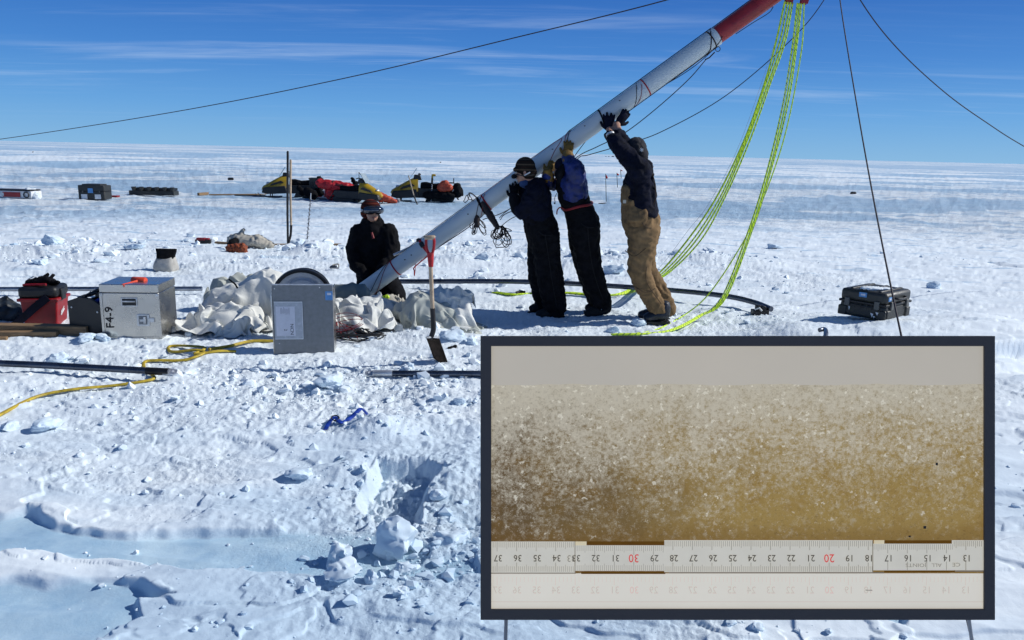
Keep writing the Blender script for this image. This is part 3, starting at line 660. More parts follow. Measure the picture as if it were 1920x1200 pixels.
stuff('fine_print', b, mat('grey_ink', (.22, .22, .27), .7), None, ps)
b = B()
for z_ in (.128, .422): b.box((-w/2+.118, -.0056, z_), (.215, .002, .006))
b.box((-w/2+.224, -.0056, .275), (.005, .002, .29)); obj('sleeve_edge', b, WHITEP, sb)
obj('top_edge_highlight', B().box((0, .010, H+.001), (w, .022, .006)), STEELL, sb, .001)  # pale strip standing in for a highlight along the top edge
lb = obj('blue_label', B().box((w/2-.03, -.002, H-.085), (.055, .003, .07)), BLUEL, sb, .001)
obj('label_mark', B().box((w/2-.028, -.0042, H-.07), (.03, .002, .018)), PAPER, lb)
for (x_, z_) in ((-w/2+.02, H-.03), (w/2-.10, H-.02), (-w/2+.04, .09)): obj('rivet', B().ell((x_, -.001, z_), (.005, .003, .005), 8, 6), STEELL, sb)
rc = PY(567, 560, YB+.45); rad = .262
rl = T('cable_reel', 'round cable reel with black rim standing behind the grey metal box', 'reel', rc-Vector((0, 0, rad)), R(10))
def disc(rr, y0, y1, m, n=40): return obj
def lathe_y(b, prof, n=44):
    V = []; Fs = []
    for (r_, y_) in prof:
        for k in range(n): a = 2*math.pi*k/n; V.append((r_*math.cos(a), y_, rad+r_*math.sin(a)))
    for i in range(len(prof)-1):
        for k in range(n): Fs.append((i*n+k, i*n+(k+1) % n, (i+1)*n+(k+1) % n, (i+1)*n+k))
    b.add(V, Fs); return b
obj('black_rim', lathe_y(B(), [(.222, -.012), (.236, -.016), (.250, -.012), (.254, .03), (.244, .07), (.22, .07), (.222, -.012)]), BLACKM, rl)
obj('flange', lathe_y(B(), [(.222, .002), (.19, .006), (.172, .022), (.165, .022), (.155, -.004), (.12, -.006), (.11, .018), (.03, .018), (.0005, .018)]), mat('reel_grey', (.50, .52, .55), .5, var=.08), rl)
obj('rear_flange', lathe_y(B(), [(.0005, .17), (.235, .17), (.235, .18), (.0005, .18)]), BLACKM, rl)
obj('wound_cable', lathe_y(B(), [(.19, .055), (.195, .08), (.188, .10), (.195, .13), (.19, .165)]), BLACKM, rl)

# ================================================================== tent fabric heaps (crumpled sheets)
def cloth_heap(name, data, nx, label, cat, pc, sx, sy, sz, rz, m, mirror=False, dz=-.02):
    c = data.copy(); c[:, 0] -= (c[:, 0].min()+c[:, 0].max())/2; c[:, 1] -= (c[:, 1].min()+c[:, 1].max())/2
    if mirror: c[:, 0] *= -1
    c = c*np.array([sx, sy, sz])
    ny = len(c)//nx; i = np.arange(ny-1)[:, None]*nx; j = np.arange(nx-1)[None]
    Fq = np.stack([i+j, i+j+1, i+nx+j+1, i+nx+j], -1).reshape(-1, 4)
    me = mesh_np(name, c, Fq, [m, CANVG] if not isinstance(m, list) else m)
    o = bpy.data.objects.new(name, me); COL.objects.link(o)
    g = G(*pc); o.location = (g.x, g.y, g.z+dz); o.rotation_euler = (0, 0, rz)
    ms_ = o.modifiers.new('soften', 'SMOOTH'); ms_.factor = .5; ms_.iterations = 3
    md = o.modifiers.new('sub', 'SUBSURF'); md.levels = 1; md.render_levels = 2
    return tag(o, label, cat)

# ================================================================== crumpled fabric: short cloth simulations in a scene of their own
def simulate(seed, SX, SY, shrink, lumps, NX, NY, frames, quality=4):
    sc = bpy.data.scenes.new('fabric_drop'); V = []; rest = []
    for j in range(NY):
        for i in range(NX):
            u = i/(NX-1)-.5; v = j/(NY-1)-.5; rest.append((u*SX, v*SY, 0)); p = Vector((u*6+seed*3.1, v*6+seed, seed*1.3))
            n = mnoise.noise(p)*.5+mnoise.noise(p*2.3)*.3
            V.append((u*SX*shrink+mnoise.noise(p+Vector((9, 3, 1)))*.12, v*SY*shrink+mnoise.noise(p+Vector((1, 30, 1)))*.12, .42+n*.30))
    me = bpy.data.meshes.new('sheet'); me.from_pydata(V, [], [(j*NX+i, j*NX+i+1, (j+1)*NX+i+1, (j+1)*NX+i) for j in range(NY-1) for i in range(NX-1)])
    o = bpy.data.objects.new('sheet', me); sc.collection.objects.link(o); o.shape_key_add(name='Basis'); k = o.shape_key_add(name='rest')
    k.data.foreach_set('co', np.array(rest, np.float32).ravel())
    m = o.modifiers.new('cloth', 'CLOTH'); s = m.settings; s.rest_shape_key = k; s.quality = quality; s.mass = .25
    s.tension_stiffness = s.compression_stiffness = 12; s.shear_stiffness = 6; s.bending_stiffness = 1.2; s.tension_damping = s.compression_damping = 8; s.air_damping = 2; s.bending_damping = .5
    cs = m.collision_settings; cs.use_self_collision = True; cs.self_distance_min = .008; cs.distance_min = .008; cs.collision_quality = 2; cs.self_friction = 8
    m.point_cache.frame_start = 1; m.point_cache.frame_end = frames
    made = [o]
    for (x, y, z, rx, ry, rz) in [(0, 0, 0, 0, 0, 0)]+list(lumps):
        bm = bmesh.new()
        if rx == 0: bmesh.ops.create_grid(bm, x_segments=2, y_segments=2, size=4)
        else: bmesh.ops.create_icosphere(bm, subdivisions=3, radius=1, matrix=Matrix.Translation((x, y, z)) @ Matrix.Diagonal((rx, ry, rz, 1)))
        cm_ = bpy.data.meshes.new('rest_form'); bm.to_mesh(cm_); bm.free(); co = bpy.data.objects.new('rest_form', cm_); sc.collection.objects.link(co); made.append(co)
        co.modifiers.new('collide', 'COLLISION'); co.collision.thickness_outer = .01; co.collision.cloth_friction = 30
    for f in range(1, frames+1): sc.frame_set(f)
    dg = sc.view_layers[0].depsgraph; dg.update(); e = o.evaluated_get(dg)
    out = np.empty(len(e.data.vertices)*3, np.float32); e.data.vertices.foreach_get('co', out); out = out.reshape(-1, 3).astype(float)
    for q in made: d_ = q.data; bpy.data.objects.remove(q); bpy.data.meshes.remove(d_)
    bpy.data.scenes.remove(sc); return out
CD = simulate(8, 3.4, 1.9, .50, [(-.5, .1, .05, .35, .25, .16), (.4, .1, .08, .35, .28, .22)], 82, 46, 50)
CE = simulate(5, 3.0, 2.3, .50, [(-.15, .1, .08, .3, .25, .22), (.25, .15, .14, .28, .25, .30)], 74, 56, 50)
CB = simulate(13, 2.6, 1.8, .46, [(-.1, .05, .04, .35, .25, .16)], 62, 42, 45)
# ================================================================== the mast
YT = 7.86
def mp(px, py, dy=0): return PY(px, py, YT+dy)
m0, m1, m2 = mp(669, 555), mp(1343, 68), mp(1567, -94)
AX = (m1-m0).normalized()
def along(px):                        # point on the mast's axis over pixel column px
    lo, hi = -1.0, 12.0
    for _ in range(40):
        t = (lo+hi)/2; q = m0+AX*t; d = CR.transposed() @ (q-Vector((0, 0, CAM_H))); x = 960+F*d.x/-d.z
        if x < px: lo = t
        else: hi = t
    return m0+AX*lo
RM = .0875
mast = T('mast', 'long white tubular mast with red upper section being pushed upright', 'mast', m0)
U = (Vector((0, -1, 0))-AX*Vector((0, -1, 0)).dot(AX)).normalized()      # towards the camera, across the tube
S = AX.cross(U).normalized()
if S.z < 0: S = -S
mj = m1
inw(obj('white_tube', B().tube([m0, m0+AX*.004, mj-AX*.02, mj], [RM*.98, RM, RM*1.0, RM*.985], 40), MASTW), mast)
inw(obj('end_ring', B().tube([m0-AX*.012, m0-AX*.010, m0+AX*.035, m0+AX*.037], [RM*.9, RM*1.035, RM*1.035, RM], 40), mat('dark_red_end_cap', (.05, .012, .012), .6)), mast)
inw(obj('red_tube', B().tube([mj-AX*.05, mj+AX*.01, m1.lerp(m2, 1.0)-AX*.0, m2+AX*.01], [RM*.93, RM*.95, RM*1.02, RM*.9], 40), MASTR), mast)
inw(obj('joint_collar', B().tube([mj-AX*.035, mj-AX*.033, mj+AX*.004, mj+AX*.006], [RM, RM*1.03, RM*1.03, RM*.97], 40), MASTW), mast)
def ring(px, name, m, w=.02, th=.006, skew=0.0, parent=None):
    """webbing band round the tube; skew tilts it"""
    c = along(px); V = []; n = 44; Fs = []
    for k in range(n+1):
        a = 2*math.pi*k/n; rdl = U*math.cos(a)+S*math.sin(a); sh = AX*(skew*math.sin(a))
        for r_, l in ((RM+.001, -w/2), (RM+th, -w/2), (RM+th, w/2), (RM+.001, w/2)): V.append(c+rdl*r_+AX*l+sh)
    for k in range(n):
        for q in range(4): Fs.append((k*4+q, k*4+(q+1) % 4, (k+1)*4+(q+1) % 4, (k+1)*4+q))
    b = B(); b.add(V, Fs); return inw(obj(name, b, m), parent or mast)
def onpt(px, a, r=RM+.004):           # a: degrees round the tube; 0 faces the camera, 90 is its upper side
    return along(px)+(U*math.cos(R(a))+S*math.sin(R(a)))*r
ring(742, 'webbing_strap', RED, .014, .003); s2 = ring(797, 'webbing_strap', RED, .028, .004)
bk = inw(obj('buckle', B().tube([onpt(797, 40, RM+.008), onpt(797, 8, RM+.012)], [.026, .026], 6, flat=.5, up=U), BLACKM), mast)
bk = inw(obj('buckle', B().tube([onpt(795, 100, RM+.0), onpt(795, 72, RM+.012)], [.026, .022], 6), BLACKM), mast)
ring(912, 'webbing_strap', RED, .014, .004, .0); ring(903, 'webbing_strap', BLACKF, .026, .004, .01); ring(1128, 'webbing_strap', BLACKF, .016, .003, .02)
ring(1210, 'webbing_strap', RED, .012, .004); ring(1343-10, 'webbing_strap', CORDB, .012, .004)
for px, py_, q in ((775, 499, 0), (763, 506, 0), (1040, 312, 1), (880, 437, 0), (1165, 240, 1), (1100, 262, 1)):
    inw(obj('scuff_mark', B().ell(onpt(px, 10+q*20, RM), (.009, .003, .006), 8, 6), DARKST), mast)
def cord(name, pts, m, r=.0035, parent=mast, n=6):
    o = obj(name, B().tube(spline(pts, 8), r, n), m); return inw(o, parent) if parent else o
# cords tied along and round the tube
def wrap(px0, px1, a0, a1, n=10, r=RM+.006): return [onpt(px0+(px1-px0)*i/n, a0+(a1-a0)*i/n, r) for i in range(n+1)]
cord('cord', wrap(683, 742, -50, 82), CORDB); cord('cord', wrap(694, 744, -75, 80), CORDR, .003)
cord('cord', wrap(742, 912, 84, 88, 16), CORDB); cord('cord', [onpt(912, 85), onpt(960, 92), onpt(1010, 90), onpt(1060, 60), onpt(1040, 10), onpt(1020, -40), onpt(1005, -78)], CORDR, .003)
cord('cord', wrap(1075, 1040, 84, -75), CORDR, .0035); cord('cord', wrap(1080, 1046, 84, -75), CORDB, .0035)
cord('cord', wrap(912, 880, 60, -60), CORDB); cord('cord', wrap(918, 893, 60, -60), CORDR, .003)
cord('cord', wrap(1343, 1075, 96, 90, 20), CORDB, .004); cord('cord', wrap(1335, 1150, -70, -85, 14), CORDB, .004)
cord('cord', [onpt(1202, 86), onpt(1196, 30), onpt(1186, -30), onpt(1178, -80)], CORDB); cord('cord', [onpt(1206, 86), onpt(1204, 20), onpt(1192, -40), onpt(1180, -85)], CORDR, .003)
cord('cord', [onpt(1340, 80), onpt(1334, 30), onpt(1326, -20), onpt(1318, -60), onpt(1290, -88), onpt(1250, -90)], CORDB, .005)
cord('cord', [onpt(1347, -20), onpt(1340, -40), onpt(1326, -70), onpt(1300, -85, RM+.02), onpt(1270, -88, RM+.02), onpt(1240, -88)], CORDB, .004)
cord('cord', wrap(1343, 1560, 110, 100, 14), CORDB, .004)
cord('cord', [onpt(1440, -82, RM+.002), onpt(1430, -95, RM+.025), onpt(1400, -92, RM+.012), onpt(1370, -88)], CORDB, .004)
# straps left hanging
cord('strap_tail', [onpt(797, -80), mp(778, 500, -.08), mp(777, 508, -.09), mp(777, 516, -.09)], RED, .007)
inw(obj('strap_tail', B().tube([mp(779, 494, -.03), mp(779, 505, -.03), mp(777, 518, -.03)], .012, 6, flat=.25), RED), mast)
# tied-up hanks of line hanging from the mast
def loops(c, w, h, n, seed, r=.004, spread=.02):
    rg = random.Random(seed); b = B()
    for i in range(n):
        a = rg.uniform(-.5, .5); ww = w*rg.uniform(.3, 1); hh = h*rg.uniform(.6, 1.15); top = c+Vector((rg.uniform(-spread, spread), rg.uniform(-spread, spread), 0))
        ax = Vector((math.cos(a), math.sin(a), 0)); pts = []
        for k in range(17):
            t = 2*math.pi*k/16; pts.append(top+ax*math.sin(t)*ww/2*(1.0-.35*math.cos(t))+Vector((0, 0, -(1-math.cos(t))/2*hh))+Vector((rg.uniform(-.006, .006), 0, rg.uniform(-.006, .006)))+ax*a*.1*(1-math.cos(t)))
        b.tube(pts, r, 5, caps=False)
    return b
hk = T('rope_hank', 'dark rope hank with a taped knot hanging in loops under the mast', 'rope', mp(942, 430, -.1))
inw(organic('taped_bundle', [('c', [mp(906, 382, -.10), mp(918, 402, -.12), mp(932, 425, -.12)], [.026, .044, .028], .8)], .007, CORDB, None, 2, .004, 30, 3), hk)
inw(obj('coil', loops(mp(938, 424, -.12), .13, .14, 9, 3, .0045, .03), CORDB), hk)
inw(obj('coil', loops(mp(942, 428, -.12), .17, .20, 3, 12, .0045), CORDB), hk)
inw(obj('coil', B().tube(spline([mp(932, 425, -.12), mp(950, 428, -.12), mp(959, 433, -.12), mp(945, 434, -.12), mp(952, 445, -.12), mp(956, 455, -.12), mp(948, 464, -.12), mp(938, 450, -.12)]), .0045, 5), CORDB), hk)
h2 = T('rope_hank', 'small black rope hank hanging between the mast and the guy lines', 'rope', mp(894, 415, -.05))
inw(obj('coil', loops(mp(894, 408, -.05), .075, .16, 7, 8, .0042, .006), CORDB), h2)
inw(organic('wrapped_turns', [('c', [mp(893, 404, -.05), mp(895, 422, -.05)], [.028, .024])], .007, CORDB, None, 1, .004, 40), h2)
h3 = T('rope_hank', 'loops of dark line standing up above the mast beside the red strap', 'rope', mp(882, 370, 0))
inw(obj('coil', loops(mp(882, 362, -.02), .09, .12, 3, 4, .004, .01), CORDB), h3)
hk['group'] = h2['group'] = h3['group'] = 'hanks of rope hanging from the mast'
# carabiner and pulley blocks
cb = T('carabiner', 'small steel snap hook under the joint of the white and red tubes', 'carabiner', mp(1345, 92))
inw(obj('ring', B().torus(mp(1346, 92, -.03), (0, 1, .2), .022, .004, 20, 6), DARKST), cb)
inw(obj('knot', B().tube(spline([mp(1340, 98, -.03), mp(1332, 106, -.03), mp(1330, 108, -.03), mp(1322, 112, -.03)]), [.006]*25, 6), CORDB), cb)
for i, (px, lab) in enumerate(((1480, 'red pulley block nearer the mast end of the lime ropes at the frame top'), (1509, 'red and dark pulley block at the top of the outer lime rope bundle'))):
    e = T('pulley_block', lab, 'pulley', mp(px, 0, -.05), 0, 'pulley blocks under the mast head')
    Mx = Matrix.Translation(mp(px, -2, -.05)) @ Matrix.Rotation(R(8), 4, 'Y')
    b = B()
    for yy in (-.022, .022): b.prism([(-.032, -.045), (.032, -.045), (.036, 0), (.03, .05), (.0, .065), (-.03, .05), (-.036, 0)], .005, Mx @ Matrix.Translation((0, yy, 0)))
    inw(obj('cheek_plate', b, MASTR, None, .001), e)
    q = Mx.translation; inw(obj('sheave', B().cyl(q+Vector((0, -.016, 0)), q+Vector((0, .016, 0)), .034, n=20), DARKST), e)
    inw(obj('shackle', B().tube(spline([q+Vector((0, 0, .05)), q+Vector((.01, 0, .10)), along(px+6)+(-S)*RM]), .006, 6), DARKST), e)
# ================================================================== lime hauling ropes
def strands(name, label, ctrl, n, r, mat_, spread, seed, grp):
    rg = random.Random(seed); e = T(name, label, 'rope', ctrl[len(ctrl)//2][0] if isinstance(ctrl[0], tuple) else ctrl[0], 0, grp)
    for i in range(n):
        off = (i-(n-1)/2)*spread
        pts = []
        for j, (p, s) in enumerate(ctrl): pts.append(Vector(p)+Vector((off*s*rg.uniform(.75, 1.2), off*.5*s, abs(off)*0)))
        inw(obj('strand', B().tube(spline(pts, 10), r*rg.uniform(.92, 1.08), 7), mat_[i % len(mat_)]), e)
    return e
def g(px, py, up=.012): return G(px, py)+Vector((0, 0, up))
YR = 7.78
c1 = [(PY(1480, 4, YR), 1.0), (PY(1464, 80, YR), 1.1), (PY(1437, 160, YR), .9), (PY(1400, 262, YR+.02), .8), (PY(1352, 370, YR+.1), 1.1), (PY(1300, 452, YR+.2), 1.7), (PY(1243, 514, YR+.3), 1.4), (g(1205, 537, .02), 1.2), (g(1178, 549), 1.4), (g(1145, 555), 1.2), (g(1095, 553), .9), (g(1062, 552), .8), (g(1000, 551), .9), (g(965, 554), .7), (g(928, 550), .7)]
strands('lime_rope', 'lime green rope bundle sweeping from the pulley down behind the tan trousers', c1, 4, .0085, [NEON, NEON2], .028, 2, 'lime hauling ropes')
c2 = [(PY(1499, 6, YR), .8), (PY(1490, 90, YR), 1.0), (PY(1472, 200, YR), 1.0), (PY(1440, 330, YR-.05), .8), (PY(1405, 440, YR-.15), .9), (PY(1356, 560, YR-.3), .8), (g(1310, 607, .06), 1.0), (g(1262, 622, .02), 1.0), (g(1210, 628), 1.0), (g(1150, 629), .8)]
strands('lime_rope', 'outer lime green rope bundle reaching the snow in front of the boots', c2, 3, .0085, [NEON2, NEON], .026, 5, 'lime hauling ropes')
c3 = [(PY(1508, 6, YR), .8), (PY(1502, 100, YR), 1), (PY(1470, 260, YR), 1), (PY(1420, 400, YR-.02), 1), (PY(1378, 480, YR-.1), 1), (PY(1330, 550, YR-.2), 1), (g(1290, 592, .03), 1), (g(1235, 618), 1), (g(1180, 628), 1)]
strands('lime_rope', 'single thin lime rope running between the two thick lime bundles', c3, 1, .0065, [NEON], .02, 7, 'lime hauling ropes')
e = T('rope_knot', 'dark whipped knot on the lime rope lying behind the left pusher', 'knot', g(975, 551)); inw(obj('whipping', B().tube(spline([g(968, 552, .02), g(975, 551, .022), g(985, 551, .02)]), [.016]*17, 8), DARKST), e)
# ================================================================== guy lines and trailing cords
def line(label, pts, r=.0045, m=WIRE, cat='guy line', name='guy_line', grp='dark guy lines of the mast'):
    P_ = spline(pts, 10); o = obj(name, B().tube(P_, r, 6), m); origin_to(o, P_[len(P_)//2]); return tag(o, label, cat, grp)
tip = m2+AX*.0
line('dark guy line rising from the left edge across the open sky', [tip, mp(1250, 0, .6), mp(960, 72, 1.6), mp(640, 148, 3.0), mp(320, 211, 5.0), mp(0, 261, 8.0), mp(-250, 292, 10.5)], .0062)
ga = PY(1690, 630, 3.6); gb = G(1870, 1500)
line('steep dark guy line running down past the charcoal case towards the viewer', [tip, PY(1575, 0, 7.0), PY(1607, 200, 5.8), PY(1643, 400, 4.6), PY(1690, 630, 3.5), PY(1752, 900, 2.65), PY(1815, 1165, 2.06), G(1850, 1330)], .0048)
line('slack dark guy line dropping across the sky beyond the steep guy line', [tip, PY(1613, 0, 7.6), PY(1680, 88, 7.7), PY(1770, 172, 8.0), PY(1850, 230, 8.4), PY(1930, 280, 8.9), PY(2100, 372, 10)], .0055)
line('dark line crossing behind the lime ropes and the raised arms', [tip+Vector((.12, 0, 0)), PY(1545, 0, 7.8), PY(1480, 78, 7.8), PY(1360, 180, 7.85), PY(1240, 247, 7.9), PY(1170, 271, 7.9), PY(1105, 290, 7.9), PY(1085, 296, 7.9), PY(1060, 330, 7.85), PY(1000, 380, 7.75), PY(950, 400, 7.7), mp(938, 412)], .0042)
line('dark line from the snap hook down behind the upright arms', [mp(1325, 110), mp(1290, 150, .02), mp(1230, 204, .05), mp(1170, 250, .1), mp(1120, 275, .15), mp(1080, 296, .2), mp(1030, 345, .2), mp(950, 395, .1), mp(905, 412, .0)], .0045)
line('short dark line from under the mast to the bright blue jacket', [mp(1122, 235, 0), mp(1105, 256, .05), mp(1085, 282, .12), mp(1074, 298, .15)], .0042)
line('slack dark cord sagging under the mast between its two straps', [mp(800, 478, -.02), mp(840, 452, -.03), mp(880, 425, -.03), mp(905, 404, -.03), mp(915, 392, -.02)], .0045)
line('dark cord from the navy glove to the hanging hank', [mp(955, 392, -.05), mp(945, 400, -.08), mp(936, 409, -.1)], .004)
line('second dark cord slanting from the left pusher to the hanging hank', [mp(975, 402, 0), mp(955, 412, -.05), mp(940, 424, -.1)], .004)
line('pale hair-thin cord hanging behind the inner lime bundle', [PY(1470, 30, 8.4), PY(1390, 262, 8.5), PY(1330, 380, 8.6), PY(1290, 432, 8.7), PY(1245, 492, 8.8), G(1215, 520)], .0018, mat('pale_cord', (.35, .38, .40), .7), 'cord', 'cord', None)
line('pale thin cord hanging beside the outer lime bundle', [PY(1500, 20, 7.3), PY(1440, 340, 7.2), PY(1395, 470, 7.1), PY(1350, 560, 7.0), G(1290, 615)], .0018, MATS['pale_cord'], 'cord', 'cord', None)
# prop rod behind the mast foot
a, b_ = PY(738, 478, 8.0), PY(800, 450, 8.0)
o = obj('prop_rod', B().cyl(a, b_, .014, n=12), STEELL); origin_to(o, a); tag(o, 'short silver rod showing behind the mast beside the kneeling person', 'rod')
# ================================================================== people
def hand_prims(w, fdir, nrm, s=1.0, curl=.5, side=1, spread=.12, fat=1.0):
    """wrist point, finger direction, palm normal (towards what it presses on); side = which way the thumb points"""
    f = Vector(fdir).normalized(); n_ = Vector(nrm); n_ = (n_-f*n_.dot(f)).normalized(); t = f.cross(n_)*side
    pr = [('c', [w-f*.01, w+f*.045*s, w+f*.085*s], [.026*s*fat, .038*s*fat, .040*s*fat], .5, n_)]
    for i, (o, L) in enumerate(((-.030, .070), (-.010, .084), (.011, .078), (.030, .060))):
        fd = (f+t*(-o*spread/.03)*-1.0*1.0).normalized() if False else (f+t*(o/.03)*spread).normalized()
        b0 = w+f*.078*s+t*o*s; b1 = b0+(fd*math.cos(curl*.3)+n_*math.sin(curl*.3))*L*.42*s
        b2 = b1+(fd*math.cos(curl*.8)+n_*math.sin(curl*.8))*L*.33*s; b3 = b2+(fd*math.cos(curl*1.3)+n_*math.sin(curl*1.3))*L*.25*s
        pr.append(('c', [b0-f*.02, b0, b1, b2, b3], [.011*s*fat]*3+[.0105*s*fat, .009*s*fat]))
    th0 = w+f*.025*s-t*.025*s; th1 = th0+(-t*.8+f*.6+n_*.15).normalized()*.045*s; th2 = th1+(f*.9-t*.35+n_*.3).normalized()*.035*s
    pr.append(('c', [th0, th1, th2], [.016*s*fat, .013*s*fat, .011*s*fat])); return pr
def chn(Y, L, fl=1.0, k=1/198., up=(0, 1, 0)):
    return ('c', [PY(a[0], a[1], Y+a[2]) for a in L], [a[3]*k for a in L], fl, up)
def thin(pr, f=.8): return [(p[0], p[1], [r*f for r in p[2]])+tuple(p[3:]) if p[0] == 'c' else ('e', p[1], tuple(r*f for r in p[2]))+tuple(p[3:]) for p in pr]
def boot(Y, ax, ay, tx, ty, dy, k=1.0):
    a = PY(ax, ay, Y+dy); t = PY(tx, ty, Y+dy-.02)
    return [('c', [a+Vector((0, 0, .07)), a], [.055*k, .055*k]), ('c', [a+Vector((0, 0, -.005)), a.lerp(t, .6)+Vector((0, 0, .004)), t], [.052*k, .048*k, .040*k], 1.15, (0, 1, 0))]
def face(head, hc, fwd, s=1.0):
    """eyes, nose, mouth and ears as children of the body; hc = centre of the skull"""
    f = Vector(fwd).normalized(); up = Vector((0, 0, 1)); up = (up-f*up.dot(f)).normalized(); sd = f.cross(up)
    for k in (-1, 1):
        inw(obj('eye', B().ell(hc+f*.088*s+up*.0+sd*.031*k*s, (.012*s,)*3, 10, 8), mat('eye_white', (.6, .58, .55), .2)), head)
        inw(obj('ear', B().ell(hc+sd*.078*k*s-up*.01*s-f*.005, (.018*s, .012*s, .03*s), 10, 8), SKIN), head)
    inw(obj('mouth', B().tube([hc+f*.086*s-up*.058*s-sd*.022*s, hc+f*.094*s-up*.060*s, hc+f*.086*s-up*.058*s+sd*.022*s], .005*s, 6), mat('lips', (.30, .11, .09), .5)), head)
def head_prims(hc, fwd, s=1.0):
    f = Vector(fwd).normalized(); up = Vector((0, 0, 1)); up = (up-f*up.dot(f)).normalized()
    return [('e', hc+up*.02*s-f*.012*s, (.080*s, .080*s, .092*s)), ('e', hc+f*.028*s-up*.035*s, (.058*s, .058*s, .072*s)),
            ('c', [hc+f*.088*s+up*.005*s, hc+f*.108*s-up*.022*s], [.010*s, .015*s]), ('e', hc+f*.062*s-up*.078*s, (.026*s, .026*s, .022*s))]
SW = ((1.0, 1.0, 1.0))
# ---- left pusher: black overalls, navy jacket, brown striped hat
Y1 = G(1032, 592).y+.10
p1 = T('person', 'person in black overalls, navy jacket and brown striped hat pushing lowest on the mast', 'person', Vector((PY(1030, 590, Y1).x, Y1, TH(PY(1030, 590, Y1).x, Y1))))
legs = [chn(Y1, [(1021, 440, -.09, 26), (1025, 480, -.10, 23), (1031, 520, -.11, 23), (1038, 560, -.11, 21), (1042, 583, -.11, 18.5)], 1.0),
        chn(Y1, [(1015, 440, .09, 25), (1011, 480, .10, 21), (1012, 520, .11, 20), (1018, 555, .11, 17), (1021, 574, .11, 15)], 1.0)]
hips = [chn(Y1, [(1019, 446, 0, 29), (1014, 425, 0, 29), (1008, 405, 0, 27), (1004, 385, 0, 25)], 1.35)]
chest = [chn(Y1, [(1008, 408, 0, 27), (1005, 380, 0, 27), (1008, 360, 0, 24), (1008, 352, 0, 18)], 1.5)]
armn = [chn(Y1, [(1004, 362, -.17, 16), (990, 384, -.19, 15), (979, 398, -.18, 13.5), (970, 388, -.06, 12), (965, 376, .03, 10)])]
armf = [chn(Y1, [(1003, 358, .17, 15), (993, 378, .2, 13), (984, 372, .22, 11), (980, 360, .2, 10)])]
hc = PY(985, 322, Y1-.02); fw = (-1, .10, -.12)
neck = [chn(Y1, [(990, 335, -.01, 11), (998, 352, 0, 12)])]
hn = hand_prims(PY(964, 374, YT-.14), Vector((-.02, .12, 1)), Vector((.15, 1, 0)), 1.0, .25, -1, .25)
hf = hand_prims(PY(979, 358, Y1+.18), Vector((0, .25, 1)), Vector((0, -1, .1)), 1.0, .5, 1)
bd = inw(organic('body', thin(legs+hips+chest+armn+armf, .8)+neck+head_prims(hc, fw)+thin(hn, .85)+thin(hf, .85), .011, SKIN, None, 3), p1); face(bd, hc, fw)
inw(organic('jacket', thin(chest+armn+armf, 1.05)+[chn(Y1, [(1000, 350, 0, 13), (994, 345, -.01, 13)])], .012, NAVY, None, 2, .010, 8, 11), p1)
inw(organic('overalls', thin(legs+hips, 1.07)+[chn(Y1, [(1004, 392, 0, 26), (1002, 372, -.02, 20)], 1.25), chn(Y1, [(1000, 372, -.13, 5), (1008, 350, -.15, 5), (1016, 362, -.12, 5), (1022, 390, -.08, 6)])], .012, BLACKF, None, 2, .012, 7, 5), p1)
inw(organic('glove', hand_prims(PY(964, 374, YT-.14), Vector((-.02, .12, 1)), Vector((.15, 1, 0)), 1.0, .25, -1, .25, 1.1)+[chn(Y1, [(971, 392, -.13, 13.5), (964, 372, -.05, 11)])], .0065, BLACKF, None, 2), p1)
inw(organic('glove', hand_prims(PY(979, 358, Y1+.18), Vector((0, .25, 1)), Vector((0, -1, .1)), 1.0, .5, 1, .12, 1.1), .0065, BLACKF, None, 2), p1)
hat = organic('knitted_hat', [('e', PY(985, 312, Y1-.02), (.098, .098, .092)), ('e', PY(990, 322, Y1-.02), (.088, .094, .078)), ('c', [PY(966, 318, Y1-.08), PY(966, 318, Y1+.06)], [.022, .022])], .008, KNIT2, None, 4, origin=PY(985, 312, Y1-.02))
hat2 = inw(hat, p1); 
inw(organic('neck_gaiter', [('c', [PY(983, 343, Y1-.02), PY(996, 345, Y1-.01)], [.052, .06])], .009, mat('blue_knit', (.02, .05, .14), .9), None, 3), p1)
inw(obj('goggle_strap', B().tube(spline([PY(968, 327, Y1-.10), PY(985, 330, Y1-.115), PY(1001, 327, Y1-.08), PY(1006, 326, Y1)]), .012, 6, flat=.4), BLACKM), p1)
inw(obj('goggles', B().tube([PY(966, 331, Y1-.08), PY(963, 331, Y1-.02), PY(966, 331, Y1+.05)], [.020, .024, .020], 8), BLACKF), p1)
inw(obj('goggle_clip', B().tube([PY(983, 329, Y1-.12), PY(994, 323, Y1-.115)], .006, 6), WHITEP), p1)
def boots(p, Y, L, m, k=1.0):
    for (ax, ay, tx, ty, dy) in L:
        pr = boot(Y, ax, ay, tx, ty, dy, k); bt = inw(organic('boot', pr, .009, m, None, 2, .002, 20), p)
        a = pr[1][1][0]; t = pr[1][1][-1]; gz = min(a.z, t.z)-.052
        d_ = (t-a); d_.z = 0; L_ = d_.length; d_.normalize()
        sq = Vector((-d_.y, d_.x, 0)); b = B(); out = []
        for (u, v) in ((-.055, .035), (-.055, -.035), (.02, -.045), (L_*.6, -.052), (L_+.03, -.04), (L_+.055, 0), (L_+.03, .04), (L_*.6, .052), (.02, .045)): out.append(Vector((a.x, a.y, 0))+d_*u+sq*v*1.05)
        n = len(out); b.add([Vector((q.x, q.y, gz-.006)) for q in out]+[Vector((q.x, q.y, gz+.020)) for q in out], [tuple(range(n))[::-1], tuple(range(n, 2*n))]+[(i, (i+1) % n, n+(i+1) % n, n+i) for i in range(n)])
        inw(obj('sole', b, BLACKM, None, .003), bt)
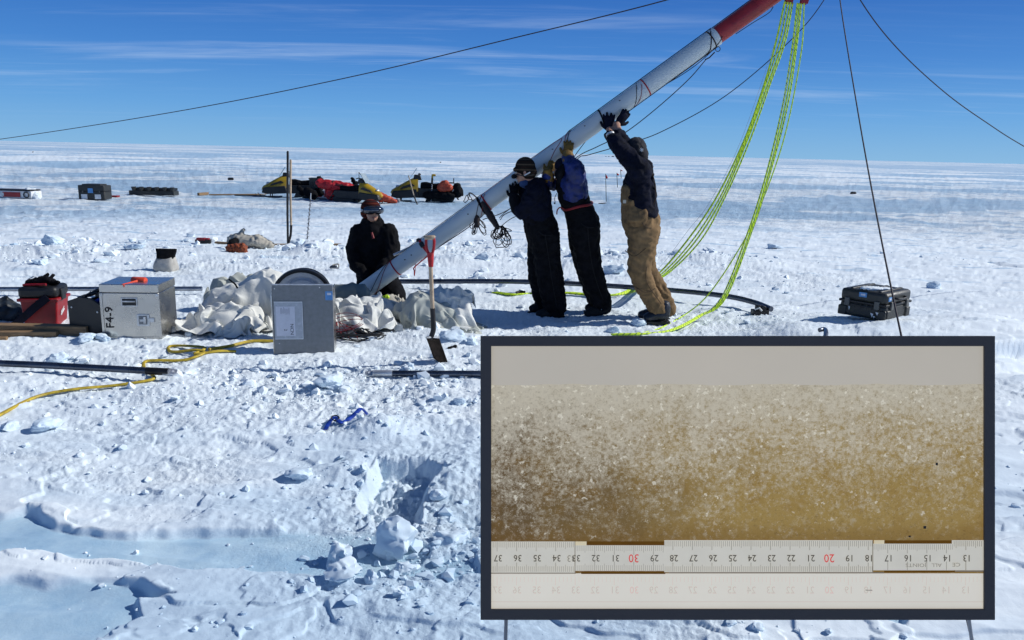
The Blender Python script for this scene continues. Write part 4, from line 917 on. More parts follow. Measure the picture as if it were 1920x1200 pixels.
boots(p1, Y1, [(1044, 583, 1012, 589, -.11), (1022, 574, 999, 578, .11)], mat('black_boot', (.006, .006, .007), .8, var=.3, vscale=16, bump=.2))
for q in ((1027, 452, -.235), (1030, 498, -.235), (1023, 521, -.23), (1042, 540, -.235)): inw(obj('snow_speck', B().ell(PY(q[0], q[1], Y1+q[2]+.02), (.006, .004, .006), 6, 4), SNOW), p1)
# ---- middle pusher: black bibs, blue jacket, yellow gloves, red belt, head tucked behind the arms
Y2 = G(1125, 590).y+.08
p2 = T('person', 'person in royal blue jacket and black bibs with yellow gloves and a red belt', 'person', Vector((PY(1122, 588, Y2).x, Y2, TH(PY(1122, 588, Y2).x, Y2))))
legs = [chn(Y2, [(1096, 425, -.09, 27), (1099, 462, -.10, 24), (1107, 505, -.11, 21), (1119, 542, -.11, 19), (1128, 566, -.11, 17.5)]),
        chn(Y2, [(1091, 425, .09, 26), (1092, 462, .10, 23), (1100, 505, .11, 19), (1111, 542, .11, 17), (1118, 564, .11, 15)])]
hips = [chn(Y2, [(1096, 428, 0, 29), (1091, 408, 0, 28), (1082, 386, 0, 24), (1076, 366, 0, 24)], 1.35)]
chest = [chn(Y2, [(1077, 368, 0, 25), (1072, 342, 0, 27), (1072, 324, 0, 21)], 1.45)]
armn = [chn(Y2, [(1080, 330, -.17, 18), (1077, 314, -.17, 16), (1070, 306, -.10, 13), (1065, 298, -.02, 11)])]
armf = [chn(Y2, [(1062, 330, .15, 14), (1045, 345, .14, 13), (1033, 346, .10, 11), (1027, 330, .03, 10)])]
hc2 = PY(1054, 318, Y2+.03); fw2 = (-1, .2, -.35)
neck = [chn(Y2, [(1056, 325, .02, 11), (1066, 332, 0, 13)])]
hn = hand_prims(PY(1065, 296, YT-.14), Vector((.03, .10, 1)), Vector((-.1, 1, -.1)), 1.0, .35, -1, .18)
hf = hand_prims(PY(1027, 329, YT-.14), Vector((.35, .15, .8)), Vector((.0, 1, .3)), .95, .6, -1, .12)
bd = inw(organic('body', thin(legs+hips+chest+armn+armf, .8)+neck+head_prims(hc2, fw2)+thin(hn, .85)+thin(hf, .85), .011, SKIN, None, 3), p2); face(bd, hc2, fw2)
inw(organic('jacket', thin(chest+armn+armf, 1.05), .012, BLUEJ, None, 2, .009, 8, 21), p2)
inw(organic('overalls', thin(legs+hips, 1.07)+[chn(Y2, [(1074, 380, -.0, 24), (1057, 356, -.04, 14), (1049, 324, -.06, 8)], 1.5), chn(Y2, [(1052, 325, -.15, 6), (1056, 312, -.12, 5)])], .012, BLACKF, None, 2, .009, 7, 15), p2)
for (wr, fd, nn, s_, cu, sp, cf) in ((PY(1065, 296, YT-.14), Vector((.03, .10, 1)), Vector((-.1, 1, -.1)), 1.06, .35, .18, [(1067, 303, -.06, 12.5), (1065, 292, .0, 11)]), (PY(1027, 329, YT-.14), Vector((.35, .15, .8)), Vector((.0, 1, .3)), 1.0, .6, .12, [(1029, 334, .04, 11), (1027, 324, .02, 10)])):
    inw(organic('glove', hand_prims(wr, fd, nn, s_, cu, -1, sp, 1.12)+[chn(Y2, cf)], .0065, LEATH, None, 2, .0015, 40), p2)
inw(organic('dark_cap', [('e', PY(1056, 311, Y2+.03), (.088, .098, .082)), ('e', PY(1060, 320, Y2+.03), (.082, .09, .07))], .009, NAVY, None, 4), p2)
b = B(); cpt = PY(1083, 386, Y2); V = []
for k in range(33):
    a = 2*math.pi*k/32; V.append(cpt+Vector((math.cos(a)*.138, math.sin(a)*.185, .035*math.cos(a)+.006*math.sin(3*a))))
inw(obj('belt', B().tube(V, .013, 8, caps=False, flat=1.0), BELT), p2)
inw(obj('belt_end', B().tube(spline([PY(1058, 392, Y2-.10), PY(1050, 389, Y2-.12), PY(1045, 394, Y2-.12), PY(1044, 402, Y2-.12)]), .006, 6), BELT), p2)
inw(obj('hanging_clip', B().tube(spline([PY(1044, 362, Y2-.1), PY(1040, 372, Y2-.1), PY(1041, 380, Y2-.1)]), .003, 5).ell(PY(1040, 381, Y2-.1), (.009, .006, .009), 8, 6), DARKST), p2)
boots(p2, Y2, [(1136, 578, 1103, 588, -.11), (1128, 572, 1104, 577, .12)], MATS['black_boot'], 1.02)
for q in ((1101, 433, -.24), (1105, 433, -.235), (1105, 476, -.235), (1115, 516, -.23), (1128, 580, -.2)): inw(obj('snow_speck', B().ell(PY(q[0], q[1], Y2+q[2]+.02), (.006, .004, .006), 6, 4), SNOW), p2)
# ---- right pusher: tan bib overalls, navy shirt, dark hood with a snowflake, arms up
Y3 = G(1230, 601).y+.06
p3 = T('person', 'person in tan canvas bib overalls and navy shirt pushing high with both arms up', 'person', Vector((PY(1230, 598, Y3).x, Y3, TH(PY(1230, 598, Y3).x, Y3))))
legs = [chn(Y3, [(1207, 432, -.10, 29), (1203, 470, -.11, 25), (1198, 508, -.12, 21), (1211, 540, -.12, 18), (1227, 568, -.12, 16), (1234, 580, -.12, 15.5)]),
        chn(Y3, [(1207, 432, .10, 28), (1205, 470, .11, 24), (1212, 508, .12, 18), (1234, 540, .12, 16), (1249, 567, .12, 14), (1255, 580, .12, 13)])]
hips = [chn(Y3, [(1206, 436, 0, 31), (1203, 415, 0, 33), (1198, 395, 0, 31), (1196, 375, 0, 27)], 1.25)]
chest = [chn(Y3, [(1203, 398, 0, 28), (1199, 365, 0, 28), (1198, 338, 0, 26), (1203, 318, 0, 20)], 1.45)]
armn = [chn(Y3, [(1201, 322, -.17, 19), (1185, 302, -.16, 16), (1169, 285, -.10, 14.5), (1155, 268, .06, 13.5), (1146, 257, .15, 12)])]
armf = [chn(Y3, [(1192, 316, .17, 17), (1180, 292, .19, 14), (1170, 270, .20, 12), (1161, 250, .18, 9.5)])]
hc3 = PY(1189, 287, Y3-.01); fw3 = (-1, .25, .05)
neck = [chn(Y3, [(1194, 296, 0, 12), (1199, 314, 0, 14)])]
hnA = (PY(1143, 246, YT-.14), Vector((-.06, .10, 1)), Vector((.0, 1, .0)))
hnB = (PY(1157, 234, YT-.13), Vector((.55, .05, .75)), Vector((-.2, 1, .2)))
hn = hand_prims(*hnA, 1.05, .2, -1, .30); hf = hand_prims(*hnB, 1.0, .3, 1, .12)
wr = [chn(Y3, [(1146, 257, .16, 8), (1143, 244, YT-.14-Y3, 7)]), chn(Y3, [(1161, 250, .22, 7.5), (1156, 233, YT-.13-Y3, 6.5)])]
bd = inw(organic('body', thin(legs+hips+chest+armn+armf, .8)+wr+neck+head_prims(hc3, fw3)+thin(hn, .85)+thin(hf, .85), .011, SKIN, None, 3), p3); face(bd, hc3, fw3)
inw(organic('shirt', thin(chest+armn+armf, 1.03)+[chn(Y3, [(1206, 398, -.03, 26), (1212, 385, -.02, 20)], 1.5)], .012, NAVY, None, 2, .012, 7, 31), p3)
inw(organic('overalls', legs+[chn(Y3, [(1206, 436, 0, 31), (1203, 418, 0, 34), (1199, 404, 0, 33)], 1.25), chn(Y3, [(1194, 404, 0, 29), (1184, 380, 0, 19), (1178, 358, .0, 13)], 1.9)], .011, TAN, None, 3, .009, 8, 25), p3)
st = B().tube(spline([PY(1217, 404, Y3-.17), PY(1228, 375, Y3-.13), PY(1228, 345, Y3-.12), PY(1221, 322, Y3-.12), PY(1210, 306, Y3-.13)]), .014, 6, flat=.4, up=(1, 0, 0)); inw(obj('shoulder_strap', st, TAND), p3)
inw(obj('chest_pocket', B().tube([PY(1172, 385, Y3-.21), PY(1171, 362, Y3-.17)], [.035, .032], 4, flat=.25, up=(0, 1, 0)), TAN, None, .004), p3)
inw(obj('pocket_label', B().box(PY(1171, 378, Y3-.225), (.028, .006, .03)), CREAM), p3)
for L in ([(1172, 470, -.20), (1190, 480, -.255), (1215, 462, -.235)], [(1197, 405, -.24), (1210, 425, -.25), (1228, 428, -.2)], [(1185, 535, -.22), (1212, 548, -.235), (1228, 541, -.2)], [(1212, 500, -.24), (1213, 530, -.22), (1240, 570, -.21)]):
    inw(obj('seam', B().tube(spline([PY(a, c, Y3+d_) for a, c, d_ in L]), .004, 5), TAND), p3)
for (wr_, fd, nn), s_, cu, sd_, sp in ((hnA, 1.1, .2, -1, .30), (hnB, 1.08, .3, 1, .14)):
    inw(organic('glove', hand_prims(wr_, fd, nn, s_, cu, sd_, sp, 1.12), .0065, NAVY, None, 2), p3)
inw(obj('wrist_watch', B().tube([PY(1144, 251, Y3+.10), PY(1145, 254, Y3+.09)], .041, 14), STEELL), p3)
hd_ = inw(organic('hood', [('e', PY(1192, 281, Y3), (.102, .108, .116)), ('e', PY(1197, 290, Y3), (.092, .104, .09)), ('c', [PY(1195, 297, Y3), PY(1204, 310, Y3)], [.085, .075]), ('c', [PY(1178, 276, Y3-.06), PY(1178, 276, Y3+.06)], [.03, .03])], .009, mat('dark_hood', (.010, .010, .016), .9, var=.3, vscale=20, bump=.4), None, 3, .004, 14, 3), p3)
b = B(); q = PY(1203, 281, Y3-.115)
for k in range(4):
    a = math.pi*k/4; b.cyl(q-Vector((math.cos(a), .0, math.sin(a)))*.018, q+Vector((math.cos(a), .0, math.sin(a)))*.018, .0022, n=5)
inw(obj('snowflake_emblem', b, WHITEP), hd_)
boots(p3, Y3, [(1245, 588, 1214, 595, -.12), (1246, 584, 1204, 590, .10)], BOOT, 1.05)
b = B()
for (x0, x1, dy) in ((1208, 1254, -.16), (1208, 1254, -.08)): b.tube([PY(x0, 603, Y3+dy), PY(x1, 601, Y3+dy)], .006, 5)
inw(obj('boot_chain', b, DARKST), p3)
# ---- kneeling person behind the mast foot
Y0 = 8.28; K = 1/179.
p0 = T('person', 'kneeling person in black jacket and maroon knitted hat with mirrored ski goggles', 'person', Vector((PY(705, 560, Y0).x, Y0, TH(PY(705, 560, Y0).x, Y0))))
def c0(L, fl=1.0): return chn(Y0, L, fl, K)
chest = [c0([(702, 505, 0, 36), (701, 470, 0, 37), (700, 442, 0, 36), (699, 428, 0, 26)], .68)]
arms_ = [c0([(672, 437, -.02, 17), (664, 468, -.04, 16), (668, 496, -.10, 14), (685, 516, -.22, 11)]), c0([(728, 435, -.02, 17), (735, 465, -.04, 16), (732, 488, -.14, 14), (716, 505, -.26, 11)])]
legs0 = [c0([(693, 512, -.02, 24), (690, 540, -.14, 22), (690, 556, -.32, 18)]), c0([(716, 512, -.02, 25), (728, 535, -.10, 24), (742, 556, -.24, 20)]), c0([(690, 562, -.28, 16), (692, 565, .1, 14)]), c0([(742, 562, -.2, 17), (738, 563, .15, 14)])]
hc0 = PY(697, 397, Y0-.05); fw0 = (.45, -1, .12)
hl = hand_prims(PY(686, 515, Y0-.23), Vector((.6, -.3, -.6)), Vector((.1, .4, -.8)), 1.0, .8, 1); hr = hand_prims(PY(715, 506, Y0-.27), Vector((-.5, -.5, -.5)), Vector((0, .4, -.8)), 1.0, .8, -1)
bd = inw(organic('body', thin(chest+arms_+legs0, .8)+[c0([(697, 408, -.02, 11), (699, 426, 0, 13)])]+head_prims(hc0, fw0, 1.04)+thin(hl, .85)+thin(hr, .85), .011, SKIN, None, 3), p0)
inw(organic('jacket', chest+arms_+[c0([(699, 430, 0, 22), (698, 420, -.01, 17), (698, 412, .02, 17)])], .012, BLACKF, None, 3, .007, 8, 41), p0)
inw(organic('trousers', legs0+[c0([(703, 520, 0, 36), (703, 500, 0, 36)], .68)], .013, BLACKF, None, 3, .006, 8, 42), p0)
for q_ in (hl, hr): inw(organic('glove', [(p[0], p[1], [r*1.12 for r in p[2]])+tuple(p[3:]) for p in q_], .0065, BLACKF, None, 2), p0)
inw(organic('knitted_hat', [('e', PY(695, 390, Y0-.03), (.108, .105, .094)), ('e', PY(693, 399, Y0), (.10, .095, .08))], .008, KNIT1, None, 4, origin=PY(695, 390, Y0-.03)), p0)
f0 = Vector(fw0).normalized(); s0 = f0.cross(Vector((0, 0, 1))).normalized(); u0 = s0.cross(f0)
gc = hc0+f0*.100*1.0+u0*.012
V = []
for a in np.linspace(-1, 1, 9): V.append(gc+s0*a*.088-f0*(.045*a*a))
inw(obj('goggle_frame', B().tube(V, [.034, .042, .046, .045, .040, .045, .046, .042, .034], 12, flat=1.0, up=u0), BLACKM), p0)
V = [v+f0*.012 for v in V[:]]
inw(obj('goggle_lens', B().tube(V[0:9], [.028, .040, .045, .044, .036, .044, .045, .040, .028], 12, flat=1.0, up=u0), GLASSD), p0)
V = [hc0+u0*.015+(s0*math.cos(a)+f0*math.sin(a))*.110 for a in np.linspace(-math.pi-.2, .2, 16)]
inw(obj('goggle_strap', B().tube(V, .014, 6, flat=1.0), WHITEP), p0)
inw(obj('mouth', B().tube([hc0+f0*.095-u0*.062-s0*.022, hc0+f0*.10-u0*.063, hc0+f0*.095-u0*.062+s0*.022], .005, 6), mat('lips', (.30, .11, .09), .5)), bd)
inw(obj('red_zip_pull', B().tube([PY(697, 436, Y0-.17), PY(700, 447, Y0-.185)], [.010, .013], 6), BELT), p0)

print('YY', Y1, Y2, Y3, YT)

ZIP = mat('grey_zip', (.014, .014, .016), .8, spec=.15)
for p_, Y_, L_ in ((p1, Y1, [(1022, 440, -.255), (1028, 480, -.245), (1034, 520, -.245), (1041, 560, -.24), (1044, 577, -.225)]), (p2, Y2, [(1102, 425, -.255), (1105, 462, -.245), (1112, 505, -.235), (1124, 545, -.23), (1131, 562, -.22)])):
    inw(obj('side_zip', B().tube(spline([PY(a_, b_, Y_+c_) for a_, b_, c_ in L_]), .0045, 5), ZIP), p_)
    a_, b_, c_ = L_[0]; inw(obj('hip_pocket', B().tube(spline([PY(a_-12, b_-6, Y_-.225), PY(a_-2, b_+1, Y_-.255), PY(a_+12, b_+2, Y_-.235)]), .005, 5), ZIP), p_)
    a_, b_, c_ = L_[1]; inw(obj('cargo_pocket', B().tube([PY(a_-2, b_+2, Y_-.215), PY(a_, b_+26, Y_-.215)], [.055, .058], 4, flat=.55, up=(0, 1, 0)), BLACKF, None, .006), p_)
# ================================================================== shovel
qs = G(838, 681); YS = qs.y
def sp(px, py, dy=0): return PY(px, py, YS+dy)
sh = T('shovel', 'upright shovel with red D grip and wooden shaft stuck in the snow', 'shovel', qs)
inw(obj('shaft', B().tube(spline([sp(807, 492), sp(809, 535), sp(811, 582)]), .0155, 12), WOODL), sh)
inw(obj('socket', B().tube(spline([sp(811, 578), sp(812, 600), sp(812.5, 618), sp(809, 630), sp(806, 636)]), [.019]*16+[.019]*9+[.017]*8, 12), DARKST), sh)
gr = inw(obj('grip', B().tube([sp(808, 500), sp(807.5, 484), sp(807, 474)], [.018, .023, .026], 12)
     .tube(spline([sp(805, 480), sp(800, 466), sp(799, 452), sp(800, 446)]), .0105, 8).tube(spline([sp(809, 480), sp(813, 466), sp(814, 452), sp(813, 446)]), .0105, 8), RED), sh)
inw(obj('crossbar', B().tube([sp(796, 447), sp(797, 446), sp(814, 445), sp(815, 446)], [.012, .016, .016, .012], 10), WOODL), gr)
# pointed blade seen obliquely
nu, nv = 9, 12; V = []; Fs = []
tl, tr_, bl_, br_ = sp(799, 633, -.05), sp(823, 633, .06), sp(813, 672, -.05), sp(841, 683, .04)
for j in range(nv):
    v = j/(nv-1); 
    for i in range(nu):
        u = i/(nu-1); a = tl.lerp(tr_, u); c = bl_.lerp(br_, u); q = a.lerp(c, v)
        dish = (1-(2*u-1)**2)*.022; tipd = (1-(2*u-1)**2)*.03*v*v; V.append(q+Vector((0, dish, 0))+(c-a).normalized()*tipd)
for j in range(nv-1):
    for i in range(nu-1): Fs.append((j*nu+i, j*nu+i+1, (j+1)*nu+i+1, (j+1)*nu+i))
b = B(); b.add(V, Fs); bl = inw(obj('blade', b, mat('rusty_blade', (.014, .011, .010), .9, 0, var=.5, vscale=25, bump=.2, spec=.1)), sh); md = bl.modifiers.new('th', 'SOLIDIFY'); md.thickness = .004
inw(obj('tread', B().tube([tl, tl.lerp(tr_, .5)+Vector((0, .0, .004)), tr_], .008, 6), STEELL), sh)
# ================================================================== tubes and pipes lying on the snow
def pipe(name, label, pts, r, m, n=14, grp='metal tubes lying on the snow'):
    P_ = spline(pts, 6) if len(pts) > 2 else pts
    e = T(name, label, 'tube', P_[0], 0, grp); inw(obj('tube', B().tube(P_, r, n), m), e); return e
def gp(px, py, up): q = G(px, py); return Vector((q.x, q.y, q.z+up))
STEELD = mat('dark_anodised_tube', (.10, .115, .15), .3, .85, var=.2, vscale=5)
a, c = gp(-120, 687, .045), gp(318, 711, .05)
t1 = pipe('metal_tube', 'long dark tube with flattened eye end near the yellow hose', [a, a.lerp(c, .5)+Vector((0, 0, .004)), c], .0235, STEELD)
def eye_end(par, p, d, s=1.0):
    d = Vector(d).normalized(); up = Vector((0, -.55, .83)); up = (up-d*up.dot(d)).normalized(); w_ = d.cross(up)
    b = B(); V = []
    prof = [(-.03, .021), (.015, .020), (.035, .017), (.050, .008)]
    out = [(x, z) for x, z in prof]+[(x, -z) for x, z in reversed(prof)]
    hole = [(.022+.007*math.cos(a_), .007*math.sin(a_)) for a_ in np.linspace(0, 2*math.pi, 9)[:-1]]
    n = len(out); V = [p+d*x*s+w_*z*s+up*t_ for t_ in (.006, -.006) for x, z in out]
    b.add(V, [tuple(range(n)), tuple(range(2*n-1, n-1, -1))]+[(i, (i+1) % n, n+(i+1) % n, n+i) for i in range(n)])
    o = inw(obj('flattened_end', b, STEELL, None, .002), par)
    inw(obj('bolt_hole', B().cyl(p+d*.024*s+up*.0072, p+d*.024*s+up*.0085, .0075*s, n=12), WHITEP), o)
eye_end(t1, c+Vector((0, 0, .0)), c-a, 1.25)
inw(obj('sleeve', B().tube([c-(c-a).normalized()*.16, c-(c-a).normalized()*.0], [.0255, .0255], 14), DARKST), t1)
a, c = gp(1010, 709, .03), gp(700, 704, .03)
t2 = pipe('metal_tube', 'dark tube with flattened eye end between the shovel and the frame', [a, c], .022, STEELD)
eye_end(t2, c+Vector((0, 0, 0)), c-a, 1.2); inw(obj('sleeve', B().tube([c-(c-a).normalized()*.14, c-(c-a).normalized()*.0], [.024, .024], 14), STEELL), t2)
a, m_, c = gp(-150, 557, .08), gp(200, 556, .07), gp(380, 556, .07)
pipe('metal_tube', 'thick pale steel tube lying behind the red tool box and silver case', [a, c], .024, STEEL)
a, c, c2_, c3_ = gp(750, 541, .10), gp(1000, 548, .12), gp(1230, 562, .12), gp(1445, 592, .07)
t3 = pipe('metal_tube', 'bowed dark rail running behind the boots to a clamp block on the right', [a, c, c2_, gp(1350, 574, .115), gp(1410, 583, .095), c3_], .028, STEELD)
q = gp(1424, 592, .0); cl = inw(obj('clamp', B().box(q+Vector((0, 0, .035)), (.16, .10, .05)).box(q+Vector((-.03, -.02, .085)), (.05, .05, .06)).cyl(q+Vector((.02, -.05, .08)), q+Vector((.02, .05, .08)), .03, n=12), DARKST, None, .004), t3)
inw(obj('clamp_plate', B().box(q+Vector((.0, .0, .004)), (.26, .12, .012)), STEELL), cl)
inw(obj('wing_nut', B().tube([q+Vector((-.07, -.05, .07)), q+Vector((-.03, -.06, .09)), q+Vector((.0, -.06, .06))], .010, 6), STEELL), cl)
hook = spline([G(1540, 652)+Vector((0, 0, .02)), G(1547, 640)+Vector((0, 0, .05)), G(1545, 632)+Vector((0, 0, .07)), G(1535, 630)+Vector((0, 0, .07))])
o = obj('tube_end', B().tube(hook, .019, 12), STEELD); origin_to(o, hook[0]); tag(o, 'curved dark tube end sticking out of the snow near the charcoal case shadow', 'tube')
# ================================================================== yellow hose / strap
zp = [(-60, 812), (5, 780), (70, 748), (140, 734), (215, 727), (283, 716), (286, 708), (271, 694), (272, 684), (292, 678), (340, 676), (365, 672), (383, 664), (368, 659), (335, 663), (318, 662), (318, 654), (345, 653), (385, 656), (365, 664), (410, 662), (442, 659)]
o = obj('yellow_hose', B().tube(spline([G(x, y)+Vector((0, 0, .016)) for x, y in zp], 6), .0125, 8, flat=.8), YHOSE); origin_to(o, G(285, 708)); tag(o, 'yellow hose snaking across the snow under the dark tube with the eye end', 'hose')
zp = [(392, 659), (430, 652), (470, 646), (512, 643), (540, 642)]
o = obj('yellow_hose', B().tube(spline([G(x, y)+Vector((0, 0, .018)) for x, y in zp], 6), .0125, 8), YHOSE); origin_to(o, G(470, 646)); tag(o, 'short run of yellow hose entering the shadow of the grey metal box', 'hose')
# ================================================================== black and red cables
b = B(); rg = random.Random(6); cx = G(676, 636)
for i in range(6):
    rx, ry = rg.uniform(.10, .22), rg.uniform(.05, .12); ox, oy = rg.uniform(-.05, .04), rg.uniform(-.04, .04); a0 = rg.uniform(0, 6)
    pts = [cx+Vector((ox+rx*math.cos(a), oy+ry*math.sin(a), .012+i*.010+.012*math.sin(2*a+i))) for a in np.linspace(a0, a0+5.6, 18)]
    b.tube(spline(pts, 3), .0052, 6)
pts = [cx+Vector((.10*math.cos(a)-.02, .05*math.sin(a), .03+.09*max(0, math.sin(a*.5)))) for a in np.linspace(0, 6.28, 20)]; b.tube(spline(pts, 3), .0052, 6)
b.tube(spline([G(626, 630)+Vector((0, 0, .09)), G(650, 636)+Vector((0, 0, .04)), cx+Vector((-.02, -.04, .03)), cx+Vector((.12, -.06, .02))]), .0052, 6)
b.tube(spline([G(626, 638)+Vector((0, 0, .04)), G(655, 640)+Vector((0, 0, .06)), cx+Vector((.02, -.03, .10)), cx+Vector((.16, .0, .02))]), .0052, 6)
o = obj('cable_coil', b, BLACKM); origin_to(o, cx); tag(o, 'loose coil of black cable on the snow right of the grey metal box', 'cable')
b = B(); cx = G(645, 628)
for i in range(3):
    pts = [cx+Vector((.02+(.13+.02*i)*math.cos(a), .05*math.sin(a)-.02*i, .16+.05*math.sin(a+.4*i)-.02*i)) for a in np.linspace(.3*i, 5.9, 18)]; b.tube(spline(pts, 3), .0030, 5)
for (dx, dz) in ((.03, .0), (.10, .0), (-.02, .02)): b.tube(spline([cx+Vector((-.10, -.04, .13)), cx+Vector((-.03, -.05, .15)), cx+Vector((dx, -.06, .08)), cx+Vector((dx+.04, -.10, .01+dz))]), .003, 5)
b.ell(cx+Vector((-.06, -.04, .13)), (.02, .012, .018), 8, 6)
o = obj('red_wire', b, CORDR); origin_to(o, cx); tag(o, 'tangle of thin red wire looping above the black cable coil', 'wire')
# ================================================================== tent fabric
cloth_heap('tent_fabric', CE, 74, 'tall crumpled white tent fabric heap between the two metal boxes', 'tent fabric', (448, 606), .80, .62, 1.10, R(4), CANV)['group'] = 'heaps of white tent fabric'
cloth_heap('tent_fabric', CB, 62, 'crumpled white fabric spilling low beside the silver F4-9 case', 'tent fabric', (415, 619), .80, .6, 1.0, R(-6), CANV, True)['group'] = 'heaps of white tent fabric'
cloth_heap('tent_fabric', CB, 62, 'grey green lining fabric bunched at the back of the tall white heap', 'tent fabric', (470, 585), .80, .5, 1.5, R(20), mat('pale_lining', (.42, .44, .40), .8, var=.08, vscale=3))['group'] = 'heaps of white tent fabric'
cloth_heap('tent_fabric', CD, 82, 'long low white tent fabric heap behind the shovel', 'tent fabric', (768, 608), .82, .6, 1.12, R(-2), CANV)['group'] = 'heaps of white tent fabric'
cloth_heap('tent_fabric', CB, 62, 'white fabric fold under the foot of the mast beside the grey box', 'tent fabric', (680, 618), .70, .6, 1.15, R(8), CANV)['group'] = 'heaps of white tent fabric'
cloth_heap('tent_fabric', CE, 74, 'grey white fabric mound at the right end of the low heap by the shovel', 'tent fabric', (828, 616), .60, .6, .74, R(12), mat('pale_lining', (.42, .44, .40), .8, var=.08, vscale=3), True)['group'] = 'heaps of white tent fabric'
cloth_heap('tent_fabric', CB, 62, 'small cream bundle in front of the kneeling person', 'tent fabric', (735, 572), .36, .32, .50, R(40), CREAM)['group'] = 'heaps of white tent fabric'
dk = organic('dark_bag', [('c', [G(640, 590)+Vector((-.12, .1, .14)), G(640, 590)+Vector((.12, .1, .17))], [.13, .14], .9)], .014, CANVG, None, 3, .012, 7, 3); tag(dk, 'dark grey green sack rising behind the white fabric at the mast foot', 'bag')
o = organic('lime_scrap', [('c', [PY(716, 561, 7.75), PY(727, 556, 7.75)], [.026, .02])], .007, NEON, None, 1, .004, 30); tag(o, 'small bright lime rope tuft showing at the mast foot', 'rope')
b = B().tube(spline([PY(430, 524, G(450, 600).y-.1), PY(436, 529, G(450, 600).y-.2), PY(441, 533, G(450, 600).y-.25), PY(445, 540, G(450, 600).y-.28)]), .008, 6); o = obj('black_tie', b, BLACKF); tag(o, 'short black tie knotted on the tall white fabric heap', 'tie')
# ================================================================== charcoal case F4-14
def moulded_case(name, label, loc, rz, w, d, h, grp=None, text=None, full=True):
    e = T(name, label, 'case', loc, rz, grp); hb = h*.56
    obj('base', B().box((0, d/2, hb/2), (w, d, hb)), CASEM, e, .03); obj('lid', B().box((0, d/2, hb+(h-hb)/2+.003), (w, d, h-hb)), CASEM, e, .03)
    obj('seam_band', B().box((0, d/2, hb), (w+.012, d+.012, .022)), BLACKM, e, .004)
    for k in range(3):
        x = -w/2+w*(.2+.3*k); obj('lid_rib', B().box((x, d/2, h+.004), (.03, d*.86, .016)), CASEM, e, .006)
    for x in (-w*.32, w*.32):
        lt = obj('latch', B().box((x, -.008, hb-.005), (.045, .022, .075)), mat('latch_plastic', (.10, .10, .095), .45), e, .004)
    if full:
        for y in (.1, d-.1): obj('side_latch', B().box((w/2+.008, y, hb-.005), (.02, .045, .07)), MATS['latch_plastic'], e, .004)
        obj('handle', B().tube(spline([(w/2, d*.32, hb+.06), (w/2+.03, d*.34, hb+.055), (w/2+.035, d*.5, hb+.05), (w/2+.03, d*.66, hb+.055), (w/2, d*.68, hb+.06)]), .010, 8), BLACKM, e)
        for x in (-w*.42, w*.42): obj('corner_bumper', B().box((x, .004, .05), (.08, .03, .09)), CASEM, e, .01)
        for y in (.06, d-.06): obj('corner_bumper', B().box((w/2-.002, y, .05), (.03, .08, .09)), CASEM, e, .01)
    return e, hb
rz = R(-50); w = .43; cr_ = G(1657, 607); loc = Vector((cr_.x, cr_.y, cr_.z))-Vector((math.cos(rz), math.sin(rz), 0))*w/2
mc, hb = moulded_case('moulded_case', 'charcoal moulded plastic case stencilled F4-14 alone on the snow', (loc.x, loc.y, loc.z-.012), rz, w, .50, .25)
text_obj('stencil_lettering', 'F4-14', .062, FT(.02, -.016, .110), INK, mc, .0006, 1.25)
o = obj('blue_label', B().box((-.0, -.004, .215), (.07, .006, .042)), BLUEL, mc); obj('label_mark', B().box((.002, -.008, .216), (.04, .002, .016)), PAPER, o)
o = obj('blue_label', B().box((w/2+.003, .06, .200), (.006, .05, .036)), BLUEL, mc); obj('label_mark', B().box((w/2+.007, .06, .201), (.002, .03, .014)), PAPER, o)
for (x, z, sx, sz) in ((-.11, .075, .018, .04), (.105, .045, .03, .04), (.15, .065, .028, .03), (.125, .03, .022, .024)):
    b = B(); b.add([Vector((x-sx/2, -.0165, z+sz/2)), Vector((x+sx/2, -.0165, z+sz/2*.7)), Vector((x+sx*.1, -.0165, z-sz/2))], [(0, 1, 2)]); obj('tape_remnant', b, WHITEP, mc)
tp = organic('snow_on_lid', [('e', mc.matrix_basis @ Vector((.02, .12, .264)), (.11, .07, .014)), ('e', mc.matrix_basis @ Vector((.08, .2, .264)), (.09, .05, .010))], .012, SNOW, None, 1, .006, 25, 2); inw(tp, mc)
# ================================================================== bag with the black top
q = G(304, 511)
bg_ = T('cloth_bag', 'white canvas sack with black top standing behind the silver case', 'bag', q)
def soft(name, prof, m, e, seed, fold=.022, tw=0):
    n = 28; V = []; Fs = []
    for j, (z, rx, ry, ox) in enumerate(prof):
        for k in range(n):
            a = 2*math.pi*k/n; f = 1+fold*10*mnoise.noise(Vector((math.cos(a)*1.6, math.sin(a)*1.6, z*7+seed)))
            ce, se = math.cos(a), math.sin(a); ce = math.copysign(abs(ce)**.7, ce); se = math.copysign(abs(se)**.7, se); V.append((ox+rx*ce*f, ry*se*f+.12, z+.015*math.sin(2*a+seed)*(j == len(prof)-1)))
    for j in range(len(prof)-1):
        for k in range(n): Fs.append((j*n+k, j*n+(k+1) % n, (j+1)*n+(k+1) % n, (j+1)*n+k))
    b = B(); b.add(V, Fs); return obj(name, b, m, e, sharp=180, sub=1)
soft('sack', [(-.01, .12, .08, 0), (.0, .145, .10, -.004), (.05, .148, .10, -.004), (.12, .135, .085, .0), (.17, .122, .06, .006), (.18, .12, .055, .008)], mat('sack_canvas', (.46, .44, .40), .85, var=.12, vscale=9, bump=.5, bscale=60), bg_, 2)
soft('black_top', [(.165, .124, .062, .006), (.20, .122, .05, .010), (.25, .132, .04, .016), (.295, .140, .028, .018), (.285, .13, .02, .02), (.22, .11, .02, .02)], BLACKF, bg_, 5)
